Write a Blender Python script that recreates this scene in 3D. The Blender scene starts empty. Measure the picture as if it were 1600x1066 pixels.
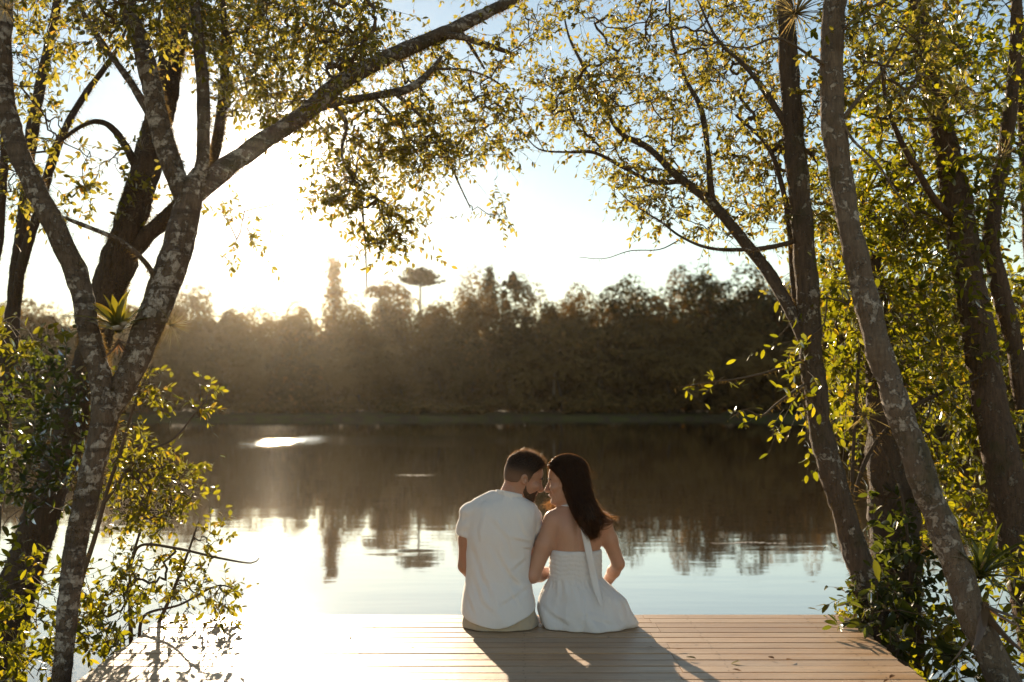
import bpy, bmesh, math, random
import numpy as np
from mathutils import Vector, Matrix

sc = bpy.context.scene
col = sc.collection
rng = np.random.default_rng(11)
random.seed(11)

# ------------------------------------------------------------------ camera
F = 1556.0                       # focal length in photograph pixels (35 mm on full frame)
CAM_H = 1.03
PITCH = math.atan2(101.0, F)
cam_d = bpy.data.cameras.new('camera')
cam = bpy.data.objects.new('camera', cam_d)
col.objects.link(cam)
cam.location = (0, 0, CAM_H)
cam.rotation_euler = (math.pi / 2 + PITCH, 0, 0)
cam_d.sensor_width = 36.0
cam_d.lens = F / 1600 * 36.0
cam_d.clip_start = 0.05
cam_d.clip_end = 3000
cam_d.dof.use_dof = True
cam_d.dof.focus_distance = 4.75
cam_d.dof.aperture_fstop = 2.4
sc.camera = cam

# ------------------------------------------------------------------ sky and sun
SUN_EL = math.radians(13.5)
SUN_AZ = math.radians(-13.4)      # measured from +Y, negative is to the left
SUN = Vector((math.sin(SUN_AZ) * math.cos(SUN_EL), math.cos(SUN_AZ) * math.cos(SUN_EL), math.sin(SUN_EL)))
world = bpy.data.worlds.new('World')
sc.world = world
world.use_nodes = True
wn, wl = world.node_tree.nodes, world.node_tree.links
wn.clear()
w_out = wn.new('ShaderNodeOutputWorld')
sky = wn.new('ShaderNodeTexSky')
sky.sky_type = 'NISHITA'
sky.sun_disc = False
sky.sun_elevation = SUN_EL
sky.sun_rotation = SUN_AZ
sky.air_density = 1.12
sky.dust_density = 0.07
sky.ozone_density = 0.1
bg = wn.new('ShaderNodeBackground')
bg.inputs[1].default_value = 0.069
wl.new(sky.outputs[0], bg.inputs[0])
# the visible sun and its aureole, round the sun's own direction
geo = wn.new('ShaderNodeTexCoord')
nrm = wn.new('ShaderNodeVectorMath'); nrm.operation = 'NORMALIZE'
wl.new(geo.outputs['Generated'], nrm.inputs[0])
dot = wn.new('ShaderNodeVectorMath'); dot.operation = 'DOT_PRODUCT'
wl.new(nrm.outputs[0], dot.inputs[0]); dot.inputs[1].default_value = SUN
clp = wn.new('ShaderNodeMath'); clp.operation = 'MINIMUM'; clp.inputs[1].default_value = 1.0
wl.new(dot.outputs['Value'], clp.inputs[0])
acs = wn.new('ShaderNodeMath'); acs.operation = 'ARCCOSINE'
wl.new(clp.outputs[0], acs.inputs[0])
def halo(amp, deg):
    m = wn.new('ShaderNodeMath'); m.operation = 'MULTIPLY'; m.inputs[1].default_value = -1.0 / math.radians(deg)
    wl.new(acs.outputs[0], m.inputs[0])
    e = wn.new('ShaderNodeMath'); e.operation = 'EXPONENT'; wl.new(m.outputs[0], e.inputs[0])
    k = wn.new('ShaderNodeMath'); k.operation = 'MULTIPLY'; k.inputs[1].default_value = amp
    wl.new(e.outputs[0], k.inputs[0])
    return k
h1, h2 = halo(46.0, 0.62), halo(0.16, 3.2)
hs = wn.new('ShaderNodeMath'); hs.operation = 'ADD'
wl.new(h1.outputs[0], hs.inputs[0]); wl.new(h2.outputs[0], hs.inputs[1])
bg2 = wn.new('ShaderNodeBackground'); bg2.inputs[0].default_value = (1.0, 0.93, 0.80, 1)
wl.new(hs.outputs[0], bg2.inputs[1])
wadd = wn.new('ShaderNodeAddShader')
wl.new(bg.outputs[0], wadd.inputs[0]); wl.new(bg2.outputs[0], wadd.inputs[1])
wl.new(wadd.outputs[0], w_out.inputs[0])
world.cycles.sampling_method = 'MANUAL'
world.cycles.sample_map_resolution = 1024

sun_d = bpy.data.lights.new('sun', 'SUN')
sun_d.energy = 5.0
sun_d.angle = math.radians(0.55)
sun_d.color = (1.0, 0.80, 0.56)
sun_o = bpy.data.objects.new('sun', sun_d)
col.objects.link(sun_o)
sun_o.rotation_euler = (-SUN).to_track_quat('-Z', 'Y').to_euler()
sun_o.location = (0, 0, 30)

# ------------------------------------------------------------------ exposure and render settings
sc.view_settings.view_transform = 'Standard'
sc.view_settings.look = 'None'
sc.view_settings.gamma = 1.0
sc.view_settings.use_curve_mapping = False
sc.view_settings.exposure = 1.14
cy = sc.cycles
cy.use_denoising = True
try:
    cy.denoiser = 'OPENIMAGEDENOISE'
    cy.denoising_input_passes = 'RGB_ALBEDO_NORMAL'
except Exception:
    pass
cy.max_bounces = 5
cy.diffuse_bounces = 3
cy.glossy_bounces = 2
cy.transmission_bounces = 3
cy.transparent_max_bounces = 4
cy.use_adaptive_sampling = True
cy.adaptive_threshold = 0.015
cy.volume_bounces = 0
cy.caustics_reflective = False
cy.caustics_refractive = False
cy.sample_clamp_indirect = 4.0
cy.sample_clamp_direct = 0.0

# ------------------------------------------------------------------ helpers
CP, SP = math.cos(PITCH), math.sin(PITCH)
def P(x, y, d):
    """point at photograph position (x, y) that lies d metres in front of the camera"""
    cx, cy_ = (x - 800.0) / F, (533.0 - y) / F
    Y, Z = CP - cy_ * SP, SP + cy_ * CP
    return Vector((cx * d / Y, d, CAM_H + Z * d / Y))

def tag(o, label=None, cat=None, group=None, kind=None):
    if label: o['label'] = label
    if cat: o['category'] = cat
    if group: o['group'] = group
    if kind: o['kind'] = kind
    return o

def empty(name, loc, label, cat, group=None):
    o = bpy.data.objects.new(name, None)
    col.objects.link(o)
    o.location = loc
    o.empty_display_size = 0.1
    return tag(o, label, cat, group)

def make_mesh(name, verts, faces, mat=None, smooth=False):
    me = bpy.data.meshes.new(name)
    v = np.asarray(verts, dtype=np.float32).reshape(-1, 3)
    if isinstance(faces, np.ndarray):
        n, k = faces.shape
        me.vertices.add(len(v)); me.vertices.foreach_set('co', v.ravel())
        me.loops.add(n * k); me.loops.foreach_set('vertex_index', faces.astype(np.int32).ravel())
        me.polygons.add(n)
        me.polygons.foreach_set('loop_start', np.arange(0, n * k, k, dtype=np.int32))
        me.polygons.foreach_set('loop_total', np.full(n, k, dtype=np.int32))
        me.update(calc_edges=True)
    else:
        me.from_pydata(v.tolist(), [], faces)
        me.update()
    if smooth:
        me.polygons.foreach_set('use_smooth', np.ones(len(me.polygons), dtype=bool))
    if mat: me.materials.append(mat)
    return me

def put(name, me, parent=None, loc=None):
    """links a mesh whose vertices are in world space; under a parent the offset is taken out"""
    o = bpy.data.objects.new(name, me)
    col.objects.link(o)
    if parent is not None:
        o.parent = parent
        o.matrix_parent_inverse = Matrix.Translation(-parent.location)
    if loc is not None:
        o.location = loc
    return o

def attr(me, name, vals):
    a = me.attributes.new(name, 'FLOAT', 'POINT')
    a.data.foreach_set('value', np.asarray(vals, dtype=np.float32))

# ---- materials
class N:
    def __init__(s, name):
        s.m = bpy.data.materials.new(name); s.m.use_nodes = True
        s.t = s.m.node_tree; s.n = s.t.nodes; s.l = s.t.links
        s.n.clear()
        s.out = s.n.new('ShaderNodeOutputMaterial')
    def node(s, typ, **kw):
        n = s.n.new('ShaderNode' + typ)
        for k, v in kw.items():
            if k.startswith('i_'):
                key = k[2:]
                key = int(key) if key.isdigit() else key
                sock = n.inputs[key]
                if isinstance(v, bpy.types.NodeSocket): s.l.new(v, sock)
                else: sock.default_value = v
            else: setattr(n, k, v)
        return n
    def pos(s): return s.node('NewGeometry').outputs['Position']
    def obj(s): return s.node('TexCoord').outputs['Object']
    def mapped(s, vec, scale): return s.node('Mapping', i_0=vec, i_3=scale).outputs[0]
    def noise(s, vec, scale, detail=4, rough=0.6, dist=0.0):
        n = s.node('TexNoise', i_Scale=scale, i_Detail=detail, i_Roughness=rough, i_Distortion=dist)
        if vec is not None: s.l.new(vec, n.inputs['Vector'])
        return n.outputs[0]
    def ramp(s, fac, stops, interp='LINEAR'):
        r = s.node('ValToRGB', i_0=fac); cr = r.color_ramp; cr.interpolation = interp
        while len(cr.elements) < len(stops): cr.elements.new(0.5)
        for e, (p, c) in zip(cr.elements, stops):
            e.position = p
            e.color = (c, c, c, 1) if not hasattr(c, '__len__') else (*c[:3], 1)
        return r.outputs[0]
    def mix(s, fac, a, b, mode='MIX'):
        m = s.node('Mix', data_type='RGBA', blend_type=mode)
        for sock, v in ((m.inputs[0], fac), (m.inputs[6], a), (m.inputs[7], b)):
            if isinstance(v, bpy.types.NodeSocket): s.l.new(v, sock)
            elif hasattr(v, '__len__'): sock.default_value = (*v[:3], 1)
            else: sock.default_value = v
        return m.outputs[2]
    def math(s, op, a, b=0.0):
        m = s.node('Math', operation=op)
        for i, v in enumerate((a, b)):
            if isinstance(v, bpy.types.NodeSocket): s.l.new(v, m.inputs[i])
            else: m.inputs[i].default_value = v
        return m.outputs[0]
    def bump(s, h, strength=0.5, dist=0.01, normal=None):
        b = s.node('Bump', i_Strength=strength, i_Distance=dist, i_Height=h)
        if normal is not None: s.l.new(normal, b.inputs['Normal'])
        return b.outputs[0]
    def principled(s, color, rough=0.6, normal=None, **kw):
        b = s.node('BsdfPrincipled')
        def setin(k, v):
            sock = b.inputs[k]
            if isinstance(v, bpy.types.NodeSocket): s.l.new(v, sock)
            elif hasattr(v, '__len__') and len(v) == 3 and sock.type == 'RGBA': sock.default_value = (*v, 1)
            else: sock.default_value = v
        setin('Base Color', color); setin('Roughness', rough)
        if normal is not None: setin('Normal', normal)
        for k, v in kw.items(): setin(k.replace('_', ' '), v)
        return b.outputs[0]
    def done(s, shader):
        s.l.new(shader, s.out.inputs[0]); return s.m

def smoothstep(a, b, x):
    t = np.clip((x - a) / (b - a), 0, 1)
    return t * t * (3 - 2 * t)

def vnoise(p, seed=0):
    """cheap smooth pseudo noise in -1..1 for arrays of points"""
    p = np.asarray(p, dtype=np.float64)
    r = np.random.default_rng(seed)
    out = np.zeros(p.shape[:-1])
    for k in range(5):
        d = r.normal(size=3); d /= np.linalg.norm(d)
        w = r.uniform(0.7, 1.6)
        out += np.sin((p @ d) * w * 2.2 + r.uniform(0, 6.28) + 1.3 * np.sin((p @ r.normal(size=3)) * 0.9 + k))
    return out / 3.2
# ================================================================== materials of the setting
def mat_ground():
    n = N('ground'); p = n.pos()
    a = n.noise(p, 0.7, 5); b = n.noise(p, 9.0, 5)
    soil = n.ramp(b, [(0.3, (0.045, 0.030, 0.018)), (0.7, (0.11, 0.075, 0.045))])
    grass = n.ramp(b, [(0.3, (0.050, 0.050, 0.012)), (0.7, (0.120, 0.110, 0.030))])
    c = n.mix(n.ramp(a, [(0.42, 0.0), (0.58, 1.0)]), soil, grass)
    return n.done(n.principled(c, 1.0, n.bump(n.noise(p, 25, 5), 0.35, 0.02), Specular_IOR_Level=0.08))

def mat_water():
    n = N('lake_water'); p = n.pos()
    calm = n.noise(n.mapped(p, (0.30, 1.0, 1.0)), 1.1, 3, 0.5, 0.3)
    fine = n.noise(n.mapped(p, (0.5, 1.0, 1.0)), 5.0, 2, 0.5)
    # a patch of wind ripples out on the lake
    sep = n.node('SeparateXYZ', i_0=p)
    wob = n.noise(p, 0.12, 3)
    dx = n.math('DIVIDE', n.math('ADD', sep.outputs[0], 7.5), 9.5)
    dy = n.math('DIVIDE', n.math('SUBTRACT', n.math('ADD', sep.outputs[1], n.math('MULTIPLY', wob, 9.0)), 48.0), 9.0)
    r2 = n.math('ADD', n.math('MULTIPLY', dx, dx), n.math('MULTIPLY', dy, dy))
    edge = n.noise(n.mapped(p, (0.25, 0.9, 1.0)), 1.3, 4, 0.7)
    mask = n.ramp(n.math('ADD', n.math('SQRT', r2), n.math('MULTIPLY', n.math('SUBTRACT', edge, 0.5), 2.2)), [(0.35, 1.0), (1.0, 0.0)])
    rip = n.noise(n.mapped(p, (0.7, 1.0, 1.0)), 7.0, 2, 0.6)
    b1 = n.bump(calm, 0.0042, 1.0)
    b2 = n.bump(fine, 0.0009, 1.0, b1)
    m = n.node('Bump', i_Distance=1.0, i_Height=rip, i_Normal=b2)
    gx_ = n.math('DIVIDE', n.math('ADD', sep.outputs[0], 9.5), 1.5)
    gy_ = n.math('DIVIDE', n.math('SUBTRACT', sep.outputs[1], 45.0), 11.0)
    g2 = n.math('SQRT', n.math('ADD', n.math('MULTIPLY', gx_, gx_), n.math('MULTIPLY', gy_, gy_)))
    brk = n.noise(n.mapped(p, (1.0, 0.30, 1.0)), 5.0, 3, 0.75)
    core = n.ramp(n.math('ADD', g2, n.math('MULTIPLY', n.math('SUBTRACT', brk, 0.5), 4.0)), [(0.2, 1.0), (0.9, 0.0)])
    n.l.new(n.math('ADD', n.math('MULTIPLY', mask, 0.05), n.math('MULTIPLY', core, 0.06)), m.inputs['Strength'])
    # silt in the water
    c = n.ramp(n.noise(p, 0.05, 2), [(0.3, (0.075, 0.045, 0.022)), (0.7, (0.100, 0.062, 0.030))])
    return n.done(n.principled(c, 0.03, m.outputs[0], IOR=1.33, Coat_Weight=1.0, Coat_Roughness=0.03, Coat_Normal=m.outputs[0]))

def mat_board():
    n = N('deck_board'); o = n.obj()
    oi = n.node('ObjectInfo').outputs['Random']
    ofs = n.node('VectorMath', operation='ADD', i_0=o)
    comb = n.node('CombineXYZ', i_0=n.math('MULTIPLY', oi, 37.0), i_1=n.math('MULTIPLY', oi, 11.0))
    n.l.new(comb.outputs[0], ofs.inputs[1]); v = ofs.outputs[0]
    grain = n.noise(n.mapped(v, (2.0, 60.0, 20.0)), 2.0, 6, 0.65, 0.4)
    blot = n.noise(n.mapped(v, (1.0, 3.0, 3.0)), 2.2, 4)
    tone = n.ramp(oi, [(0.0, (0.42, 0.250, 0.125)), (0.4, (0.54, 0.335, 0.18)), (0.7, (0.60, 0.40, 0.235)), (1.0, (0.48, 0.315, 0.19))])
    c = n.mix(n.ramp(grain, [(0.35, 0.55), (0.7, 0.0)]), tone, (0.17, 0.10, 0.06))
    c = n.mix(n.ramp(blot, [(0.45, 0.0), (0.8, 0.55)]), c, (0.36, 0.31, 0.26))
    # worn grey spots and dark stains
    c = n.mix(n.ramp(n.noise(v, 14, 4), [(0.66, 0.0), (0.74, 0.7)]), c, (0.10, 0.065, 0.04))
    rgh = n.ramp(blot, [(0.3, 0.40), (0.7, 0.58)])
    h = n.math('ADD', n.math('MULTIPLY', grain, 0.8), n.noise(v, 30, 3))
    return n.done(n.principled(c, rgh, n.bump(h, 0.35, 0.003)))

def mat_plain(name, c, rough=0.8, var=0.25, scale=20, bump=0.3, bd=0.004):
    n = N(name); o = n.obj()
    f = n.noise(o, scale, 5)
    cc = n.mix(f, tuple(x * (1 - var) for x in c), tuple(min(1, x * (1 + var)) for x in c))
    return n.done(n.principled(cc, rough, n.bump(f, bump, bd)))

def mat_leaf(name, dark, light, dry, trans=0.5, rough=0.4, tcol=None, gloss=0.10):
    n = N(name)
    at = n.node('Attribute', attribute_name='tint').outputs['Fac']
    oi = n.node('ObjectInfo').outputs['Random']
    f = n.math('FRACT', n.math('ADD', at, n.math('MULTIPLY', oi, 0.93)))
    c = n.ramp(f, [(0.0, dark), (0.55, light), (0.86, light), (0.95, dry)])
    tc = n.mix(1.0, c, tcol or (2.3, 2.1, 0.9), 'MULTIPLY')
    d = n.node('BsdfDiffuse', i_0=c).outputs[0]
    t = n.node('BsdfTranslucent', i_0=tc).outputs[0]
    m = n.node('MixShader', i_0=trans, i_1=d, i_2=t).outputs[0]
    g = n.node('BsdfGlossy', i_0=(1, 1, 1, 1), i_1=rough).outputs[0]
    lw = n.node('LayerWeight', i_0=0.25).outputs['Fresnel']
    m2 = n.node('MixShader', i_0=n.math('MULTIPLY', lw, gloss * 3), i_1=m, i_2=g).outputs[0]
    return n.done(m2)

def mat_bark(name, base, dark, lichen, amt=0.5, ringy=0.0):
    n = N(name); p = n.pos()
    big = n.noise(p, 13.0, 6, 0.62, 0.5)
    strk = n.noise(n.mapped(p, (60, 60, 9)), 1.0, 5, 0.65)
    c = n.mix(n.ramp(strk, [(0.3, 0.0), (0.7, 1.0)]), dark, base)
    lo = 0.56 + (0.5 - amt) * 0.2
    patch = n.noise(p, 4.5, 3)
    lich = n.ramp(n.math('ADD', n.math('MULTIPLY', n.noise(p, 24.0, 6, 0.65, 0.4), 0.6), n.math('ADD', n.math('MULTIPLY', patch, 0.25), n.math('MULTIPLY', big, 0.15))), [(lo - 0.035, 0.0), (lo - 0.015, 1.0)])
    spots = n.ramp(n.noise(p, 75, 4), [(0.35, 0.35), (0.6, 1.0)])
    c = n.mix(n.ramp(n.noise(p, 110, 3), [(0.3, 0.5), (0.6, 0.0)]), c, dark)
    c = n.mix(n.math('MULTIPLY', lich, spots), c, lichen)
    if ringy:
        rings = n.noise(n.mapped(p, (3, 3, 26)), 1.0, 4, 0.6)
        c = n.mix(n.ramp(rings, [(0.50, 0.0), (0.60, ringy)]), c, dark)
    moss = n.ramp(n.noise(p, 5.0, 4), [(0.58, 0.0), (0.68, 0.6)])
    c = n.mix(moss, c, (0.055, 0.05, 0.018))
    h = n.math('ADD', strk, n.math('MULTIPLY', lich, 0.5))
    return n.done(n.principled(c, 0.92, n.bump(h, 1.0, 0.02)))

M = {}
M['ground'] = mat_ground()
M['water'] = mat_water()
M['board'] = mat_board()
M['beam'] = mat_plain('weathered_beam', (0.16, 0.115, 0.08), 0.8, 0.3, 12)
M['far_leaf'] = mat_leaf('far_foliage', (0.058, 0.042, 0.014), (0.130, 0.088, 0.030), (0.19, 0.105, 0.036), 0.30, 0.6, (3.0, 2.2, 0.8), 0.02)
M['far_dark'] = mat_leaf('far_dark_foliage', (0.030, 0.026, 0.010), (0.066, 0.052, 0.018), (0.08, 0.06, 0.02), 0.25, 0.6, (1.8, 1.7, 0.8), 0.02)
M['far_trunk'] = mat_plain('pale_far_bark', (0.26, 0.20, 0.14), 0.9, 0.3, 3, 0.3, 0.02)
M['far_trunk_dark'] = mat_plain('dark_far_bark', (0.09, 0.065, 0.045), 0.9, 0.3, 3, 0.3, 0.02)

# ================================================================== ground, lake
WATER_Z = -0.50
def axis(parts):
    out = []
    for a, b, n in parts: out += list(np.linspace(a, b, n, endpoint=False))
    out.append(parts[-1][1])
    return np.array(out)
gx = axis([(-400, -120, 14), (-120, -20, 26), (-20, -6, 28), (-6, 6, 60), (6, 20, 28), (20, 120, 26), (120, 400, 14)])
gy = axis([(-25, -3, 22), (-3, 9, 60), (9, 30, 12), (30, 98, 12), (98, 130, 40), (130, 220, 24), (220, 480, 13)])
def shore_far(x): return 113.0 - 0.0022 * x * x * 0.6 + 2.2 * np.sin(x * 0.11) + 1.2 * np.sin(x * 0.29 + 1)
def height(x, y):
    x, y = np.asarray(x, float), np.asarray(y, float)
    sn = 3.9 + 0.35 * np.sin(x * 1.3) + 0.012 * x * x * (np.abs(x) < 40) + 19.2 * (np.abs(x) >= 40)
    near = -0.16 + 0.05 * np.sin(x * 2.1 + y) * np.cos(y * 1.7) - 1.6 * smoothstep(sn - 1.6, sn + 3.0, y)
    sf = shore_far(x)
    far = -1.76 + 1.75 * smoothstep(sf - 6, sf + 1.0, y) + 0.30 * smoothstep(sf, sf + 5, y) \
        + 9.0 * smoothstep(sf + 9, sf + 60, y) * (1 + 0.25 * np.sin(x * 0.05))
    return np.where(y < 40, near, far)
GX, GY = np.meshgrid(gx, gy, indexing='ij')
gv = np.stack([GX, GY, height(GX, GY)], -1).reshape(-1, 3)
nx, ny = len(gx), len(gy)
ii, jj = np.meshgrid(np.arange(nx - 1), np.arange(ny - 1), indexing='ij')
q = (ii * ny + jj).ravel()
gf = np.stack([q, q + ny, q + ny + 1, q + 1], -1)
tag(put('ground', make_mesh('ground', gv, gf, M['ground'], True)), 'earth bank and lake bed with short grass', kind='structure')
wv = [(-380, 1.2, WATER_Z), (380, 1.2, WATER_Z), (380, 128, WATER_Z), (-380, 128, WATER_Z)]
tag(put('lake_water', make_mesh('lake_water', wv, [(0, 1, 2, 3)], M['water'])), 'still brown lake with a patch of wind ripples', kind='structure')

# thin pale strips laid just above the still water
def streak(x0, x1, y, label, seed):
    r = np.random.default_rng(seed); d = (CAM_H - WATER_Z) * F / (y - 634.0)
    a, b = (x0 - 800) / F * d, (x1 - 800) / F * d
    t = np.linspace(0, 1, 40); w = 0.035 * np.sin(np.pi * t) ** 0.5 * r.uniform(0.35, 1.2, 40)
    c = d + 0.05 * np.sin(t * 9 + seed) + 0.02 * r.normal(size=40)
    v = np.concatenate([np.stack([a + (b - a) * t, c + s * w, np.full(40, WATER_Z + 0.004)], 1) for s in (-1, 1)])
    f = np.array([(i, i + 1, 41 + i, 40 + i) for i in range(39)])
    tag(put('pale_streak', make_mesh('pale_streak', v, f, mat_plain('pale_streak_tone', (0.42, 0.36, 0.28), 0.6))), label, 'scum', 'pale streaks on the lake')
streak(1105, 1225, 846, 'pale streak on brown water right of the couple', 3)
streak(618, 682, 742, 'pale streak on the water left of the couple', 5)

# ================================================================== deck
DECK_Y = 5.0
DX0, DX1 = -1.70, 1.645
def board_mesh(w, d, h, bev=0.004):
    bm = bmesh.new()
    bmesh.ops.create_cube(bm, size=1.0, matrix=Matrix.Diagonal((w, d, h, 1)))
    bmesh.ops.bevel(bm, geom=[e for e in bm.edges if abs((e.verts[0].co - e.verts[1].co).x) > w * 0.5 and e.verts[0].co.z > 0],
                    offset=bev, segments=2, affect='EDGES')
    me = bpy.data.meshes.new('board'); bm.to_mesh(me); bm.free()
    me.materials.append(M['board'])
    return me
deck = empty('lake_deck', (0, 2.5, 0), 'weathered wooden board deck that juts out over the lake', 'deck')
BW, GAP = 0.0932, 0.0048
rows = int(5.9 / (BW + GAP))
r_ = random.Random(4)
for i in range(rows):
    yc = DECK_Y - BW / 2 - i * (BW + GAP)
    seam = 0.655 - 0.045 * (i // 2) / 8.0 + r_.choice((-0.03, -0.01, 0.012, 0.03)) + r_.uniform(-0.006, 0.006)
    if i > 16: seam = 0.3 + r_.uniform(-0.5, 0.6)
    cuts = [DX0 + 0.06 * min(i * 0.098, 1.6) + r_.uniform(-0.008, 0.008), seam, DX1 - 0.085 * min(i * 0.098, 1.6) + r_.uniform(-0.008, 0.008)]
    for a, b in zip(cuts[:-1], cuts[1:]):
        me = board_mesh(b - a - 0.0022, BW + r_.uniform(-0.0012, 0.0012), 0.026)
        o = bpy.data.objects.new('board', me); col.objects.link(o); o.parent = deck
        o.location = Vector(((a + b) / 2, yc, -0.013 + r_.uniform(-0.0013, 0.0013))) - deck.location
        o.rotation_euler = (r_.uniform(-0.009, 0.009), r_.uniform(-0.0006, 0.0006), r_.uniform(-0.0008, 0.0008))
sv, sf_ = [], []
for i in range(15):
    for x in (-1.50, -0.75, 0.05, 0.85, 1.42):
        for dy in (-0.026, 0.026):
            c = (x + r_.uniform(-0.008, 0.008), DECK_Y - BW / 2 - i * (BW + GAP) + dy, 0.0022)
            b = len(sv)
            sv += [(c[0] + 0.0038 * math.cos(a), c[1] + 0.0038 * math.sin(a), c[2]) for a in np.linspace(0, 6.283, 6, endpoint=False)]
            sf_.append(tuple(range(b, b + 6)))
o = put('screws', make_mesh('screws', sv, sf_, mat_plain('rusty_screw', (0.09, 0.055, 0.035), 0.6)), deck); o['kind'] = 'stuff'
def box(name, x0, x1, y0, y1, z0, z1, mat, parent=None, bev=0.006):
    bm = bmesh.new()
    bmesh.ops.create_cube(bm, size=1.0, matrix=Matrix.Translation(((x0 + x1) / 2, (y0 + y1) / 2, (z0 + z1) / 2)) @ Matrix.Diagonal((x1 - x0, y1 - y0, z1 - z0, 1)))
    if bev: bmesh.ops.bevel(bm, geom=bm.edges[:], offset=bev, segments=1, affect='EDGES')
    me = bpy.data.meshes.new(name); bm.to_mesh(me); bm.free(); me.materials.append(mat)
    return put(name, me, parent)
for x in (-1.50, -0.75, 0.05, 0.85, 1.42):
    box('joist', x - 0.035, x + 0.035, -0.85, 4.93, -0.19, -0.030, M['beam'], deck)
box('cross_beam', -1.62, 1.58, 4.60, 4.72, -0.33, -0.193, M['beam'], deck)
for x in (-1.35, 0.0, 1.35):
    box('post', x - 0.06, x + 0.06, 4.595, 4.725, -1.8, -0.334, M['beam'], deck)

# ================================================================== far shore: a wood and the trees that stand out
def leaf_cards(c, size, seed, out=None):
    """folded diamond cards, two triangles each, at random tilts"""
    r = np.random.default_rng(seed)
    n = len(c)
    d = r.normal(size=(n, 3))
    if out is not None:
        nn = out + r.normal(size=(n, 3)) * 0.30
        d = np.cross(nn, d)
    d /= np.linalg.norm(d, axis=1, keepdims=True)
    u = np.cross(d, nn if out is not None else r.normal(size=(n, 3))); u /= np.linalg.norm(u, axis=1, keepdims=True)
    w = np.cross(d, u)
    s = (size * r.uniform(0.55, 1.35, n))[:, None]
    v = np.stack([c - d * s * 0.5, c + u * s * 0.34 + w * s * 0.08, c + d * s * 0.5, c - u * s * 0.34 + w * s * 0.08], 1)
    b = np.arange(n)[:, None] * 4
    f = np.concatenate([b + np.array([[0, 1, 2]]), b + np.array([[0, 2, 3]])], 0)
    return v.reshape(-1, 3), f, np.repeat(r.uniform(0, 1, n), 4)

def crown_points(center, rad, lobes, per, seed):
    r = np.random.default_rng(seed)
    pts, outs = [], []
    lobes = max(8, int(lobes * 0.6)); per = int(per * 1.7)
    rad = np.asarray(rad, float)
    for k in range(lobes):
        d = r.normal(size=3); d /= np.linalg.norm(d)
        d[2] = d[2] if r.uniform() < 0.75 else abs(d[2])
        lc = center + d * rad * r.uniform(0.45, 0.95)
        lr = rad * r.uniform(0.24, 0.50)
        q = r.normal(size=(per, 3)); q /= np.linalg.norm(q, axis=1, keepdims=True)
        q[:, 2] = np.where(q[:, 2] < -0.3, -q[:, 2], q[:, 2])
        pts.append(lc + q * lr * (r.uniform(0.6, 1.0, per) ** 0.4)[:, None]); outs.append(q + d * 0.4)
    return np.concatenate(pts), np.concatenate(outs)

def tube(path, radii, sides=8, lump=0.0, seed=0):
    """tapered tube along a polyline"""
    path = np.asarray([tuple(p) for p in path], float); radii = np.asarray(radii, float)
    n = len(path)
    t = np.gradient(path, axis=0); t /= np.linalg.norm(t, axis=1, keepdims=True) + 1e-9
    ref = np.array([0.0, 1.0, 0.05]) if abs(t[0][1]) < 0.9 else np.array([1.0, 0, 0])
    us = []
    u = np.cross(t[0], ref); u /= np.linalg.norm(u)
    for k in range(n):
        u = u - t[k] * np.dot(u, t[k]); u /= np.linalg.norm(u) + 1e-9
        us.append(u.copy())
    us = np.array(us); ws = np.cross(t, us)
    a = np.linspace(0, 2 * np.pi, sides, endpoint=False)
    ring = us[:, None, :] * np.cos(a)[None, :, None] + ws[:, None, :] * np.sin(a)[None, :, None]
    rr = radii[:, None] * np.ones((1, sides))
    if lump:
        rr = rr * (1 + lump * vnoise((path[:, None, :] + ring * radii[:, None, None]) * np.array([16, 16, 11.0]), seed)
                   + lump * 0.5 * vnoise((path[:, None, :] + ring * radii[:, None, None]) * 45.0, seed + 1))
    v = (path[:, None, :] + ring * rr[:, :, None]).reshape(-1, 3)
    i, j = np.meshgrid(np.arange(n - 1), np.arange(sides), indexing='ij')
    j2 = (j + 1) % sides
    f = np.stack([i * sides + j, i * sides + j2, (i + 1) * sides + j2, (i + 1) * sides + j], -1).reshape(-1, 4)
    return v, f

def join(parts):
    vs, fs, o = [], [], 0
    for v, f in parts:
        vs.append(v); fs.append(f + o); o += len(v)
    return np.concatenate(vs), np.concatenate(fs)

def catmull(pts, step):
    p = np.asarray([tuple(q) for q in pts], float)
    p = np.vstack([2 * p[0] - p[1], p, 2 * p[-1] - p[-2]])
    out = []
    for k in range(1, len(p) - 2):
        seg = np.linalg.norm(p[k + 1][:3] - p[k][:3])
        m = max(2, int(seg / step))
        for t in np.linspace(0, 1, m, endpoint=False):
            a, b, c, d = p[k - 1], p[k], p[k + 1], p[k + 2]
            out.append(0.5 * ((2 * b) + (-a + c) * t + (2 * a - 5 * b + 4 * c - d) * t ** 2 + (-a + 3 * b - 3 * c + d) * t ** 3))
    out.append(p[-2])
    return np.array(out)

def gz(x, y): return float(height(np.array([x]), np.array([y]))[0])

def skyline(px):
    xs = [-600, 0, 120, 250, 300, 350, 400, 450, 500, 560, 620, 638, 652, 666, 682, 700, 760, 850, 950, 1050, 1100, 1230, 1400, 1700, 2200]
    ys = [450, 455, 462, 436, 430, 450, 468, 474, 466, 456, 446, 456, 470, 462, 446, 441, 428, 440, 437, 432, 422, 410, 405, 415, 440]
    return float(np.interp(px, xs, ys))

def far_crown(cx, cy, top, w, h, seed, size=0.55, dens=1.0):
    per = int(60 * dens)
    p_, o_ = crown_points(np.array([cx, cy, top - h * 0.55]), (w / 2, w / 2, h * 0.55), int(22 * dens) + 8, per, seed)
    return leaf_cards(p_, size, seed + 1, o_)

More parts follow.
